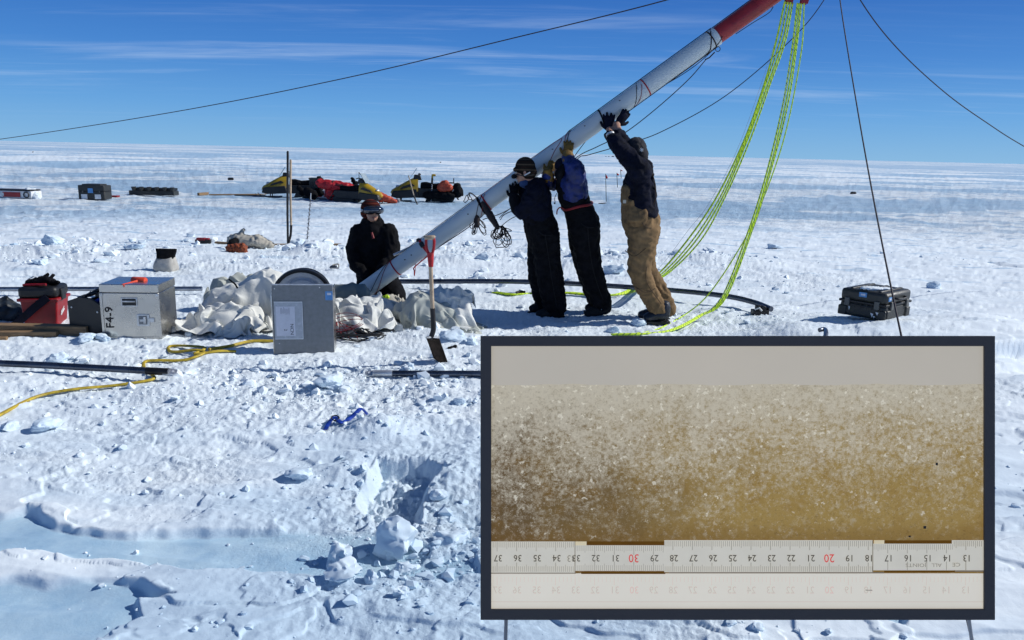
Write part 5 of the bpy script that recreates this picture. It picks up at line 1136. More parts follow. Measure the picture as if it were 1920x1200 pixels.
# ================================================================== tall poles, ice screw pole
q = G(541, 465)
o = obj('black_pole', B().tube([PY(540, 466, q.y), PY(539, 400, q.y), PY(539.5, 285, q.y), PY(539.5, 283, q.y)], [.018, .019, .019, .014], 10), BLACKM); origin_to(o, q); tag(o, 'tall thin black pole standing beside the wooden handled shovel', 'pole')
e = T('shovel', 'shovel planted blade down beside the black pole, wooden handle up', 'shovel', q+Vector((.05, .05, 0)))
inw(obj('shaft', B().tube([PY(546, 430, q.y+.05), PY(544.5, 360, q.y+.05), PY(545, 301, q.y+.05), PY(545, 299, q.y+.05)], [.018, .0185, .019, .014], 10), WOODL), e)
inw(obj('socket', B().tube(spline([PY(546, 422, q.y+.05), PY(545, 440, q.y+.04), PY(542, 452, q.y+.0), PY(540, 462, q.y-.02)]), [.02]*24+[.022], 10), DARKST), e)
q = G(577, 452)
e = T('ice_auger', 'slim twisted steel rod standing upright in the snow', 'rod', q)
inw(obj('rod', B().tube([PY(576, 449, q.y), PY(582.5, 371, q.y)], .011, 8), STAKE), e)
b = B(); n = 22
for k in range(n): 
    c = PY(576+(6.5)*k/n, 447-76*k/n, q.y); b.box(c+Vector((.013 if k % 2 else -.013, 0, 0)), (.03, .012, .012))
inw(obj('flight', b, STAKE), e); inw(obj('tip', B().tube([PY(582.5, 372, q.y), PY(583, 362, q.y)], [.008, .006], 6), STEELL), e)
# planks and canvas at (365-640, 450)
def plank(label, pl, pr, h_, d_, m, name='plank', up=0):
    l_, w_, r_ = front(pl, pr); o = obj(name, B().box((0, d_/2, h_/2+up), (w_, d_, h_)), m, None, .004); o.location = l_; o.rotation_euler = (0, 0, r_); return tag(o, label, 'plank')
plank('thin timber batten lying behind the poles on the snow', (497, 459), (640, 461), .032, .07, WOOD)
plank('narrow timber handle of the red headed tool on the snow', (392, 456), (440, 458), .035, .05, WOOD)
e = T('red_tool', 'red tool head lying at the end of the narrow timber handle', 'tool', G(380, 457))
l_ = G(380, 457); inw(obj('body', B().box(l_+Vector((0, .04, .035)), (.26, .09, .07)), DARKST, None, .01), e); inw(obj('red_cover', B().box(l_+Vector((-.03, .03, .075)), (.15, .08, .045)).box(l_+Vector((.08, .03, .08)), (.05, .07, .03)), REDB, None, .01), e)
yq = G(462, 472); 
cb_ = organic('canvas_sack', [('c', [G(455, 466)+Vector((-.15, .1, .12)), G(470, 466)+Vector((.1, .1, .10)), G(485, 466)+Vector((.14, .1, .05))], [.12, .13, .08], .8), ('c', [G(455, 466)+Vector((-.05, .12, .2)), G(455, 466)+Vector((-.02, .12, .30))], [.08, .03], .6)], .016, CREAM, None, 2, .016, 6, 6); tag(cb_, 'beige canvas sack slumped over an orange net bag on the snow', 'sack')
ob_ = organic('orange_net_bag', [('c', [G(430, 472)+Vector((0, 0, .03)), G(455, 473)+Vector((0, 0, .04))], [.05, .07], 1.4)], .014, mat('orange_net', (.26, .055, .015), .7, var=.6, vscale=30, bump=.8), None, 1, .014, 16, 8); tag(ob_, 'orange net bag under the beige canvas sack', 'bag')
dk_ = organic('black_bag', [('c', [G(432, 468)+Vector((0, .08, .06)), G(442, 466)+Vector((.02, .12, .15))], [.07, .05], 1.0)], .014, BLACKF, None, 1, .01, 12, 8); tag(dk_, 'small black bag propping up the beige canvas sack', 'bag')
q = G(628, 507); e = T('goggles', 'snow goggles dropped on the snow left of the kneeling person', 'goggles', q)
obj('lens', B().tube(spline([(-.05, 0, .035), (-.03, -.03, .045), (.02, -.03, .045), (.045, 0, .04)]), .022, 8), GLASSD, e); obj('strap', B().tube(spline([(-.05, 0, .04), (-.03, .05, .06), (.03, .06, .07), (.05, 0, .045)]), .011, 6), CREAM, e)
# ================================================================== blue strap in the foreground
pts = [G(610, 808)+Vector((0, 0, .008)), G(618, 798)+Vector((0, 0, .022)), G(628, 790)+Vector((0, 0, .026)), G(640, 795)+Vector((0, 0, .012)), G(655, 790)+Vector((0, 0, .016)), G(668, 783)+Vector((0, 0, .03)), G(678, 776)+Vector((0, 0, .03)), G(690, 780)+Vector((0, .0, .005))]
bs = T('blue_strap', 'crumpled blue webbing strap half buried in the near snow', 'strap', G(640, 795)); inw(obj('webbing', B().tube(spline(pts, 8), .0135, 8, flat=.22), BLUEW), bs)
inw(obj('buckle', B().torus(G(629, 792)+Vector((0, 0, .025)), (.2, -.4, 1), .022, .004, 16, 6), BLACKM), bs)
# ================================================================== dark hole lump by the shovel, black thing
o = organic('black_rag', [('c', [G(842, 653)+Vector((0, 0, .0)), G(854, 651)+Vector((0, 0, .006))], [.013, .011], .8)], .005, BLACKF, None, 1, .006, 25); tag(o, 'small black rag on the snow right of the planted shovel', 'rag')
# ================================================================== far kit
q = G(172, 374); rzf = R(2)
def dep(q): return -(CR.transposed() @ (Vector(q)-Vector((0, 0, CAM_H)))).z
k = dep(q)/F
e1, _ = moulded_case('moulded_case', 'tall dark moulded transport case far off behind the snow mounds', q, rzf, 48*k, .7, 26*k, None, full=False)
for dx in (-.3, .28): obj('pale_label', B().box((dx, -.012, .12), (.26, .006, .20)), WHITEP, e1)
obj('blue_label', B().box((-.02, -.012, .38), (.22, .006, .2)), BLUEL, e1); obj('top_tray', B().box((0, .35, 27*k), (34*k, .6, 2.5*k)), CASEM, e1, .01)
o = obj('red_mat', B().box(G(205, 371)+Vector((0, .1, .03)), (.75, .3, .07)), REDB, None, .01); tag(o, 'flat red mat on the snow beside the tall dark transport case', 'mat')
q = G(284, 367); k = dep(q)/F
e2 = T('low_case', 'long low dark case with row of pale rimmed tubs on top', 'case', q)
obj('base', B().box((0, .3, 4*k), (84*k, .6, 8*k)), CASEM, e2, .01); obj('tray', B().box((4*k, .3, 11*k), (74*k, .5, 5*k)), BLACKM, e2, .01)
for i in range(6): obj('tub', B().tube([(-32*k+i*14.4*k, .0, 8.2*k), (-32*k+i*14.4*k, -.02, 15*k)], [3*k, 4.4*k], 10), CASEM, e2); obj('pale_rim', B().torus((-32*k+i*14.4*k, -.03, 14.2*k), (0, .3, 1), 4.2*k, .6*k, 14, 5, .4, 2.6), WHITEP, e2)
q = G(28, 371); k = dep(q)/F
e3 = T('sled', 'white and red freight sled with snow piled at its end at the left frame edge', 'sled', q, R(-3))
obj('runner_box', B().box((-12*k, .3, 7.5*k), (92*k, .7, 13*k)), WHITEP, e3, .01); obj('red_panel', B().box((-4*k, -.06, 7.5*k), (34*k, .03, 9*k)), REDP, e3); obj('deck', B().box((-12*k, .3, 15.5*k), (88*k, .7, 2.4*k)), DARKST, e3)
obj('end_frame', B().torus((25*k, -.08, 7.5*k), (0, 1, 0), 5*k, 1*k, 16, 6), BLACKM, e3); obj('white_plate', B().box((-23*k, -.06, 7.5*k), (9*k, .04, 6*k)), STEELL, e3)
o = organic('snow_drift', [('c', [G(55, 371)+Vector((0, .1, .1)), G(66, 371)+Vector((0, .1, .02))], [.36, .16], 1)], .05, SNOW, None, 2, .03, 4); tag(o, 'heap of snow against the right end of the freight sled', 'snow heap')
def far_box(name, label, cat, pl, pr, hpx, d, m, up=0):
    a, c = G(*pl), G(*pr); k = dep((a+c)/2)/F; o = obj(name, B().box((0, d/2, hpx*k/2+up), ((c-a).xy.length, d, hpx*k)), m, None, .01); o.location = (a+c)/2; o.rotation_euler = (0, 0, math.atan2(c.y-a.y, c.x-a.x)); return tag(o, label, cat)
far_box('timber_block', 'short timber block lying left of the dark ski tips', 'timber', (374, 367), (392, 367), 5, .12, WOOD)
far_box('timber_rail', 'long thin timber rail stretching towards the leftmost snowmobile', 'timber', (393, 366), (500, 366), 2.4, .1, WOOD)
for (x, y, lab) in ((433, 338, 'lone dark lump on the far snow above the timber rail'), (1600, 364, 'lone small dark lump on the far snow right of the lime ropes'), (62, 287, 'tiny dark speck near the horizon at the left'), (826, 306, 'tiny dark speck near the horizon above the red and yellow machines')):
    q = G(x, y); k = dep(q)/F; s_ = 1.0 if x in (433, 1600) else .3
    o = organic('dark_lump', [('c', [q+Vector((-3*k*s_, 0, 1.5*k)), q+Vector((3*k*s_, 0, 2*k))], [3*k*s_, 2.6*k*s_])], .6*k, DARKST, None, 1); tag(o, lab, 'lump')
for i, (x, y, r_) in enumerate(((1136, 294.5, 1.4), (1141.5, 294.5, 1.5), (1149, 294, 2.2))):
    d = ray(x, 295); D = 900.0; q = Vector((d.x/d.y*D, D, -1.2)); k = dep(q)/F
    o = obj('distant_tent', B().tube([q-Vector((r_*k*1.1, 0, 0)), q+Vector((0, 0, 0)), q+Vector((r_*k*1.1, 0, 0))], [r_*k*.6, r_*k*1.1, r_*k*.6], 8), DARKST); tag(o, ['smallest far off tent on the horizon', 'middle of the three far off tents on the horizon', 'largest far off tent on the horizon nearest the dark hood'][i], 'tent', 'far off tents on the horizon')
# flags
for (x, y0, y1, lab) in ((1137, 326, 378, 'nearest thin pole with red flag between the two rightmost pushers'), (1158, 324, 352, 'middle thin pole with small red flag beside the dark navy sleeve'), (1165, 318, 334, 'farthest tiny red flag beside the navy shirt')):
    q = G(x, y1); k = dep(q)/F; e = T('marker_flag', lab, 'flag', q, 0, 'marker flags on the snow')
    top = PY(x-1.5, y0, q.y); inw(obj('pole', B().cyl(q-Vector((0, 0, .1)), top, .55*k, n=6), DARKST), e)
    hh = (y1-y0)*.17*k; b = B(); b.add([top, top+Vector((4.5*k, .02, -hh*.7)), top+Vector((3.4*k, 0, -hh*1.05)), top-Vector((0, 0, hh*.9))], [(0, 1, 2, 3)]); f_ = inw(obj('flag_cloth', b, RED), e); md = f_.modifiers.new('s', 'SOLIDIFY'); md.thickness = .01
o = far_box('snow_anchor', 'dark low plate at the foot of the nearest flag pole', 'plate', (1130, 380), (1152, 381), 1.6, .25, DARKST)
# ================================================================== snowmobiles and cargo
def snowmobile(label, q, rz, s=1.0):
    e = T('snowmobile', label, 'snowmobile', q, rz, 'yellow and black snowmobiles'); e.scale = (s, s, s); e.matrix_basis = Matrix.Translation(q) @ Matrix.Rotation(rz, 4, 'Z') @ Matrix.Diagonal((s, s, s*1.28, 1))
    hood = B(); secs = [(1.50, .10, .30, .38), (1.42, .20, .28, .46), (1.15, .30, .28, .58), (.80, .36, .30, .74), (.45, .36, .34, .88), (.22, .30, .40, .92)]
    V = []; Fs = []; n = 12
    for (x, hw, z0, z1) in secs:
        for k in range(n):
            a = math.pi*k/(n-1); V.append((x, hw*math.cos(a), z0+(z1-z0)*math.sin(a)**.8))
    for j in range(len(secs)-1):
        for k in range(n-1): Fs.append((j*n+k, j*n+k+1, (j+1)*n+k+1, (j+1)*n+k))
    Fs += [tuple(range(n)), tuple(range((len(secs)-1)*n, len(secs)*n))[::-1]]; hood.add(V, Fs); obj('hood', hood, YELLOW, e)
    obj('lower_cowl', B().prism([(1.48, .20), (1.38, .40), (.9, .43), (.3, .48), (.2, .18), (1.2, .14)], .80, Matrix.Identity(4)), BLACKM, e, .03)
    obj('side_graphic', B().prism([(1.05, .47), (.95, .56), (.5, .68), (.35, .60)], .74, Matrix.Identity(4)), BLACKM, e)
    obj('chassis', B().prism([(.3, .16), (.3, .52), (-.2, .50), (-1.35, .52), (-1.45, .34), (-1.2, .18)], .44, Matrix.Identity(4)), BLACKM, e, .03)
    obj('seat', B().prism([(.12, .50), (.10, .72), (-.15, .74), (-.5, .68), (-1.0, .72), (-1.05, .52)], .36, Matrix.Identity(4)), BLACKF, e, .05)
    obj('track', B().prism([(-.1, .02), (-.25, .28), (-1.35, .30), (-1.52, .18), (-1.40, .02)], .38, Matrix.Identity(4)), BLACKM, e, .04)
    obj('snow_flap', B().prism([(-1.40, .42), (-1.36, .42), (-1.66, .10), (-1.70, .12)], .42, Matrix.Identity(4)), BLACKM, e)
    ws = obj('windshield', B().prism([(.62, .84), (.60, .86), (.30, 1.22), (.28, 1.20)], .46, Matrix.Identity(4)), CLEAR, e, .004)
    obj('console', B().prism([(.45, .80), (.40, 1.0), (.12, .98), (.05, .80)], .34, Matrix.Identity(4)), BLACKM, e, .03)
    obj('handlebar', B().tube(spline([(.12, -.36, 1.0), (.18, -.2, 1.03), (.20, 0, 1.0), (.18, .2, 1.03), (.12, .36, 1.0)]), .022, 7), BLACKM, e)
    obj('tail_rack', B().box((-1.2, 0, .72), (.55, .44, .04)).box((-1.45, 0, .80), (.04, .44, .18)), BLACKM, e)
    for sy in (-1, 1):
        sk = obj('ski', B().tube(spline([(.55, sy*.42, .035), (1.3, sy*.42, .025), (1.62, sy*.42, .06), (1.78, sy*.42, .16)]), .055, 8, flat=.25, up=(0, 0, 1)), BLACKM, e)
        obj('strut', B().tube([(1.05, sy*.42, .05), (1.0, sy*.30, .34)], .028, 6), DARKST, sk)
    obj('headlight', B().ell((1.18, 0, .56), (.10, .16, .05), 12, 8), STEELL, e)
    return e
qa = G(806, 379); ka = dep(qa)/F
sc = 133*ka/3.35
# nose to the left on the right and left machines; the middle one faces the other way
snowmobile('yellow and black snowmobile nose left, farthest right, with red bag on its seat', G(793, 379), R(180+4), sc)
q = G(548, 371); k = dep(q)/F; snowmobile('yellow snowmobile half hidden behind the tall black pole', q, R(180+10), 118*k/3.35*1.02)
q = G(672, 379); k = dep(q)/F; snowmobile('snowmobile pointing right behind the kneeling person with its windshield raised', q, R(-22), 120*k/3.35)
def lump(name, label, cat, L, m, vox=.05, fold=.02, fs=5, seed=1, grp=None):
    """L: (px, py of the centre, y of the ground under it, radius px)"""
    pr = []; 
    for grp_ in L:
        Y = G(grp_[0][0], grp_[0][3]).y; kk = dep(PY(grp_[0][0], grp_[0][1], Y))/F
        pr.append(('c', [PY(a[0], a[1], Y-.2) for a in grp_], [a[2]*kk for a in grp_], 1.0))
    o = organic(name, pr, vox, m, None, 2, fold, fs, seed); return tag(o, label, cat, grp)
lump('red_bag', 'orange-red bag strapped on the seat of the rightmost snowmobile', 'bag', [[(828, 352, 8, 379), (842, 352, 8, 379)], [(830, 345, 5, 379), (836, 343, 5, 379)]], ORFAB, .05, .03, 4, 4)
lump('black_pack', 'bulky black backpack standing at the tail of the rightmost snowmobile', 'backpack', [[(857, 350, 7, 379), (858, 362, 9, 379)], [(864, 357, 4, 379), (865, 364, 4, 379)]], BLACKF, .05, .03, 4, 5)
lump('orange_bag', 'collapsed orange-red fabric bag on the snow ahead of the middle snowmobile', 'bag', [[(703, 373, 5, 380), (712, 369, 9, 380), (730, 375, 6, 380), (742, 378, 3, 380)]], ORFAB, .05, .035, 4, 6)
lump('grey_bag', 'small grey bag end poking out by the orange-red fabric bag', 'bag', [[(742, 378, 4, 381), (746, 376, 4, 381)]], mat('grey_fabric', (.28, .27, .28), .8), .05, .02, 4, 7)
lump('red_parka', 'large red duffel draped over the white crates of the cargo sled', 'bag', [[(600, 343, 7, 375), (613, 347, 10, 375), (630, 348, 9, 375), (645, 350, 8, 375), (660, 352, 6, 375)], [(620, 352, 10, 375), (622, 365, 11, 375)], [(636, 355, 8, 375), (628, 366, 8, 375)]], REDFAB, .055, .04, 3.2, 8)
lump('black_gear', 'dark gear heaped between the leftmost snowmobile and the red duffel', 'gear', [[(576, 358, 7, 374), (586, 366, 9, 374)], [(598, 335, 4, 374), (603, 340, 5, 374)], [(596, 352, 6, 374), (600, 362, 8, 374)]], BLACKF, .055, .04, 3.5, 9)
lump('black_gear', 'dark gear slung on the middle snowmobile beside its windshield', 'gear', [[(668, 352, 7, 376), (672, 366, 9, 376), (668, 372, 9, 376)], [(660, 336, 3, 376), (668, 344, 4, 376)]], BLACKF, .055, .04, 3.5, 10)
lump('blue_bag', 'flat blue bag on the snow below the red duffel', 'bag', [[(634, 374, 3.2, 378), (646, 375, 3.5, 378)]], mat('dull_blue_nylon', (.03, .10, .26), .6), .05, .02, 4, 11)
def far_crate(name, label, x0, x1, y0, y1, yg, m, dy=0, grp=None, trim=None):
    Y = G((x0+x1)/2, yg).y+dy; a, c = PY(x0, y1, Y), PY(x1, y0, Y); w_, h_ = c.x-a.x, c.z-a.z
    e = T(name, label, 'crate', (a.x+w_/2, Y, a.z), 0, grp); obj('body', B().box((0, .25, h_/2), (w_, .5, h_)), m, e, .02); obj('lid', B().box((0, .25, h_-.03), (w_+.04, .54, .07)), trim or m, e, .01)
    for sx in (-.25, .25): obj('panel', B().box((sx*w_, -.012, h_*.42), (w_*.34, .03, h_*.45)), REDP if m == WHITEP else DARKST, e, .005)
    return e
far_crate('cargo_crate', 'white crate with red panels under the left end of the red duffel', 592, 619, 357, 372, 374, WHITEP, 0, 'crates on the cargo sled')
far_crate('cargo_crate', 'white crate with red panels right of the hanging red duffel', 641, 663, 357, 373, 375, WHITEP, 0, 'crates on the cargo sled')
far_crate('cargo_crate', 'dark olive box on top of the cargo at the left of the red duffel', 580, 598, 334, 353, 374, CASEM, .1, 'crates on the cargo sled')
far_crate('cargo_crate', 'red box with pale strap behind the raised handlebar', 648, 664, 345, 357, 375, REDB, .05, 'crates on the cargo sled', DARKST)
far_crate('cargo_crate', 'black box with pale strap atop the right end of the red duffel', 644, 652, 343, 356, 375, BLACKM, -.1, 'crates on the cargo sled')
q = G(618, 374); kk = dep(q)/F
e = T('cargo_sled', 'low dark cargo sled carrying the white crates and red duffel', 'sled', q); obj('deck', B().box((0, .2, .10), (95*kk, .8, .05)), DARKST, e)
for sy in (-.1, .5): obj('runner', B().tube(spline([(-50*kk, sy, .03), (45*kk, sy, .03), (52*kk, sy, .12)]), .035, 6), DARKST, e)
# ski / pole things standing by the machines
def stick(label, x0, y0, x1, y1, yg, r, m, name='ski_pole', extra=None, cat='pole'):
    Y = G(x1, yg).y; kk = dep(PY(x1, y1, Y))/F; e = T(name, label, cat, PY(x1, y1, Y)); inw(obj('shaft', B().tube([PY(x0, y0, Y), PY((x0+x1)/2, (y0+y1)/2, Y), PY(x1, y1, Y)], r*kk, 7), m), e)
    return e, Y, kk
e, Y, kk = stick('leaning tool with pale shaft and black tip in front of the rightmost snowmobile', 766, 329, 776, 367, 384, 1.1, WOODL); inw(obj('tip', B().tube([PY(776, 366, Y), PY(779, 375, Y), PY(783, 384, Y)], 1.4*kk, 6), BLACKM), e)
e, Y, kk = stick('vertical pale pole with yellow and black clamp head by the snowmobile seat', 810, 345, 808, 378, 379, 1.2, STAKE); inw(obj('clamp_head', B().tube([PY(811, 327, Y), PY(810, 340, Y)], 1.8*kk, 8).tube([PY(811, 328, Y), PY(817, 329, Y)], 2*kk, 8), YELLOW), e); inw(obj('black_collar', B().tube([PY(810.5, 334, Y), PY(810, 345, Y)], 1.9*kk, 8), BLACKM), e)
e, Y, kk = stick('thin curved upright whip aerial rising from the middle snowmobile', 673, 323, 674, 352, 378, .6, DARKST); inw(obj('curve', B().tube(spline([PY(673, 323, Y), PY(680, 333, Y), PY(690, 347, Y), PY(694, 356, Y)]), .6*kk, 5), DARKST), e); inw(obj('lower_curve', B().tube(spline([PY(674, 338, Y), PY(673, 348, Y), PY(671, 356, Y)]), .7*kk, 5), STEELL), e)
e, Y, kk = stick('ski tips of the leftmost snowmobile lying on the snow', 440, 366, 498, 367, 368, 1.3, BLACKM, 'spare_ski', cat='ski')

lump('black_gear', 'black gear and straps piled behind the windshield of the leftmost snowmobile', 'gear', [[(560, 352, 4, 372), (566, 360, 6, 372), (580, 362, 6, 372)], [(556, 344, 2.5, 372), (562, 342, 2, 372)]], BLACKF, .05, .04, 4, 19)
lump('dark_red_bag', 'dark red bag wedged low between the white crates', 'bag', [[(634, 362, 6, 376), (646, 358, 5, 376)]], mat('maroon_nylon', (.16, .010, .014), .6, var=.4, vscale=8), .05, .03, 4, 20)
lump('black_gear', 'black kit bag on the running board of the rightmost snowmobile', 'gear', [[(800, 366, 7, 379), (822, 366, 7, 379), (846, 367, 7, 379)]], BLACKF, .05, .03, 4, 22)
# ================================================================== inset picture stood up as a framed panel; glow and legs are added
DB = 1.9; KB = DB/F
MB_ = Matrix.Translation(P(1383, 896, DB)) @ CR.to_4x4()
FRAME = mat('slate_frame_paint', (.085, .073, .070), .75, var=.03, spec=.2)
board = thing('inset_panel', 'large slate framed inset picture panel with added glow, showing a brown ice core above a folding ruler', 'inset picture'); board.matrix_basis = MB_
def bx_(px0, py0, px1, py1, z0, z1):
    x0, x1, y0, y1 = (px0-1383)*KB, (px1-1383)*KB, (896-py1)*KB, (896-py0)*KB
    return ((x0+x1)/2, (y0+y1)/2, (z0+z1)/2), (x1-x0, y1-y0, z1-z0)
def bpart(name, boxes, m, parent=None, bevel=0):
    b = B()
    for q in boxes: b.box(*bx_(*q))
    return obj(name, b, m, parent or board, bevel)
bpart('backing_board', [(903, 632, 1863, 1160, -.024, -.008)], FRAME)
for q in ((901, 630, 1865, 649), (901, 1142.5, 1865, 1162)): bpart('frame_rail', [(*q, -.016, .0015)], FRAME)
for q in ((901, 649, 921, 1142.5), (1845.5, 649, 1865, 1142.5)): bpart('frame_rail', [(*q, -.016, .0015)], FRAME)
def lin(c): return tuple((q/255/12.92 if q <= 10 else ((q/255+.055)/1.055)**2.4) for q in c)
KE = (.73, .68, .50)         # share of each print colour added as glow to offset dim, blue daylight
def add_glow(t, src):
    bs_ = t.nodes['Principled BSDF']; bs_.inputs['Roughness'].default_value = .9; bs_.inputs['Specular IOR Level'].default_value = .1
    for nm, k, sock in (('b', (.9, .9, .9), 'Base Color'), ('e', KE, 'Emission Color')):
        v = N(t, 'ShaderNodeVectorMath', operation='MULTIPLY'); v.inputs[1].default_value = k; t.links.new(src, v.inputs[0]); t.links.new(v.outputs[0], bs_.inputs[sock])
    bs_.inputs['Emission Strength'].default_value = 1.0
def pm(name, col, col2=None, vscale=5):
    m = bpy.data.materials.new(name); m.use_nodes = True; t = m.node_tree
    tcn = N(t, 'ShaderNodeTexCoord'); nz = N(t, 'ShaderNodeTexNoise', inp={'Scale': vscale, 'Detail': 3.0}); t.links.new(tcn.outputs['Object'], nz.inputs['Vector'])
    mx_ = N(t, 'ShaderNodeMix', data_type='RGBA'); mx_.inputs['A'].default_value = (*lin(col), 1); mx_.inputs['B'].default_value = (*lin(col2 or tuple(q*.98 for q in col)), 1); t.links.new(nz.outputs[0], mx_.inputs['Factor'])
    add_glow(t, mx_.outputs['Result']); MATS[name] = m; return m
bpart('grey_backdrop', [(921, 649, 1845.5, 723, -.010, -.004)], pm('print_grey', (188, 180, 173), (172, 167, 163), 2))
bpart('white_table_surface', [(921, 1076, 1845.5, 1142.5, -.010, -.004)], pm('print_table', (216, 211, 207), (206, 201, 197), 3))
# the ice core: printed picture, procedural speckle
m = bpy.data.materials.new('print_ice_core'); m.use_nodes = True; t = m.node_tree; bs_ = t.nodes['Principled BSDF']; bs_.inputs['Roughness'].default_value = .85; bs_.inputs['Specular IOR Level'].default_value = .15
L = t.links.new; tcn = N(t, 'ShaderNodeTexCoord'); sx_ = N(t, 'ShaderNodeSeparateXYZ'); L(tcn.outputs['Object'], sx_.inputs[0])
def mr(src, a, b_, c=0., d=1., sm=True):
    n = N(t, 'ShaderNodeMapRange', inp={1: a, 2: b_, 3: c, 4: d}); n.interpolation_type = 'SMOOTHSTEP' if sm else 'LINEAR'; L(src, n.inputs[0]); return n.outputs[0]
def nzz(sc, det=3, ro=.6, off=0, st=(1, 1, 1)):
    mp_ = N(t, 'ShaderNodeMapping'); mp_.inputs['Location'].default_value = (off, off, off); mp_.inputs['Scale'].default_value = st; L(tcn.outputs['Object'], mp_.inputs[0])
    n = N(t, 'ShaderNodeTexNoise', inp={'Scale': sc, 'Detail': det, 'Roughness': ro}); L(mp_.outputs[0], n.inputs['Vector']); return n.outputs[0]
def mm(op, a, b_):
    n = N(t, 'ShaderNodeMath', operation=op)
    for i, q in enumerate((a, b_)):
        if isinstance(q, (int, float)): n.inputs[i].default_value = q
        else: L(q, n.inputs[i])
    return n.outputs[0]
def mixc_(f, a, b_):
    n = N(t, 'ShaderNodeMix', data_type='RGBA'); L(f, n.inputs['Factor']) if not isinstance(f, float) else None
    for k_, q in (('A', a), ('B', b_)):
        if isinstance(q, tuple): n.inputs[k_].default_value = (*q, 1)
        else: L(q, n.inputs[k_])
    return n.outputs['Result']
xl, xr = (921-1383)*KB, (1845-1383)*KB; yt, yb = (896-722)*KB, (896-1016)*KB
gx = mr(sx_.outputs[0], xl, xr, 0, 1, False); gy = mr(sx_.outputs[1], yb, yt, 0, 1, False)
base = mixc_(mr(mm('ADD', gx, mm('MULTIPLY', mm('SUBTRACT', nzz(5, 3), .5), .55)), -.02, .60), lin((92, 75, 54)), lin((148, 124, 76)))
base = mixc_(mm('MULTIPLY', mr(nzz(11, 4, .6, 3), .50, .70), .30), base, lin((126, 94, 42)))
base = mixc_(mm('MULTIPLY', mr(gy, .6, 1.08), .8), base, lin((150, 139, 118)))
base = mixc_(mm('MULTIPLY', mr(gy, .16, .0), .5), base, lin((112, 84, 44)))
# crystals: mottled grain, lighter and denser upwards and towards the left
den = mm('ADD', mm('MULTIPLY', gy, .26), mm('ADD', mm('MULTIPLY', nzz(9, 4, .65, 9), .27), mm('MULTIPLY', gx, -.05)))
g1 = mr(mm('ADD', nzz(62, 5, .75, 5), den), .62, .92); g2 = mr(mm('ADD', nzz(130, 4, .8, 15), den), .68, .90)
d1 = mr(nzz(75, 5, .8, 25), .52, .72); d2 = mr(nzz(170, 3, .8, 21), .54, .70)
base = mixc_(mm('MULTIPLY', d1, .4), base, lin((84, 66, 42))); base = mixc_(mm('MULTIPLY', g1, .50), base, lin((186, 178, 166)))
base = mixc_(mm('MULTIPLY', d2, .38), base, lin((82, 66, 46))); base = mixc_(mm('MULTIPLY', g2, .60), base, lin((196, 189, 178)))
vo = N(t, 'ShaderNodeTexVoronoi', inp={'Scale': 66.0, 'Randomness': 1.0}); mpv = N(t, 'ShaderNodeMapping'); mpv.inputs['Scale'].default_value = (.8, 1.1, 1); 
nw_ = N(t, 'ShaderNodeTexNoise', inp={'Scale': 90.0, 'Detail': 3.0}); L(tcn.outputs['Object'], nw_.inputs['Vector'])
ws_ = N(t, 'ShaderNodeVectorMath', operation='SCALE'); ws_.inputs['Scale'].default_value = .03; L(nw_.outputs['Color'], ws_.inputs[0])
wa_ = N(t, 'ShaderNodeVectorMath', operation='ADD'); L(tcn.outputs['Object'], wa_.inputs[0]); L(ws_.outputs[0], wa_.inputs[1]); L(wa_.outputs[0], mpv.inputs[0]); L(mpv.outputs[0], vo.inputs['Vector'])
rnd = N(t, 'ShaderNodeSeparateColor'); L(vo.outputs['Color'], rnd.inputs[0])
fl_ = mm('MULTIPLY', mr(mm('ADD', mm('MULTIPLY', rnd.outputs[0], .5), den), .56, .68), mr(mm('ADD', vo.outputs['Distance'], mm('MULTIPLY', nzz(150, 3, .7, 40), .7)), .70, .58))
base = mixc_(mm('MULTIPLY', fl_, .68), base, lin((212, 206, 196)))
add_glow(t, base); MATS['print_ice_core'] = m
# edge of the core wavers a little
b = B(); n = 60; V = []
for i in range(n+1):
    px = 921+(1845.5-921)*i/n; top = 721.5+1.2*math.sin(i*.5)+.8*math.sin(i*1.7)
    for (py, z) in ((1076, -.0038), (top, -.0038), (top, -.008)): V.append(((px-1383)*KB, (896-py)*KB, z))
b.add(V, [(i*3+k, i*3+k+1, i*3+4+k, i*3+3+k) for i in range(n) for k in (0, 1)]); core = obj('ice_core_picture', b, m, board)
bpart('dark_speck', [(1756, 868, 1760, 873, -.0038, -.0032)], DARKST, core); bpart('dark_speck', [(1733, 987, 1738, 992, -.0038, -.0032)], DARKST, core); bpart('dark_speck', [(1705, 1005, 1709, 1008, -.0038, -.0032)], DARKST, core)
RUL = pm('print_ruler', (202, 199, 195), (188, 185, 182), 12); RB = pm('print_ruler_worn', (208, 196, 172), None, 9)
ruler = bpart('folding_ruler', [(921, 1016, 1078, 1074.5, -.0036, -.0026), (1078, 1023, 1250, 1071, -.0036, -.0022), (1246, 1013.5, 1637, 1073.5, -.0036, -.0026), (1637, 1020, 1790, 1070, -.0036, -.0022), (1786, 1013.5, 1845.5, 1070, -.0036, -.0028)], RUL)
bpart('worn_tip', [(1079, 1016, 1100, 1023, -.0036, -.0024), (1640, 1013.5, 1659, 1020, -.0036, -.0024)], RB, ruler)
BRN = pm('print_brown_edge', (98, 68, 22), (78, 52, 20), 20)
bpart('brown_edge', [(1100, 1016, 1246, 1023, -.0037, -.0030), (1090, 1072.5, 1248, 1077, -.0037, -.0030), (1659, 1014, 1792, 1020, -.0037, -.0031), (1659, 1070, 1792, 1074, -.0037, -.0031)], BRN, ruler)
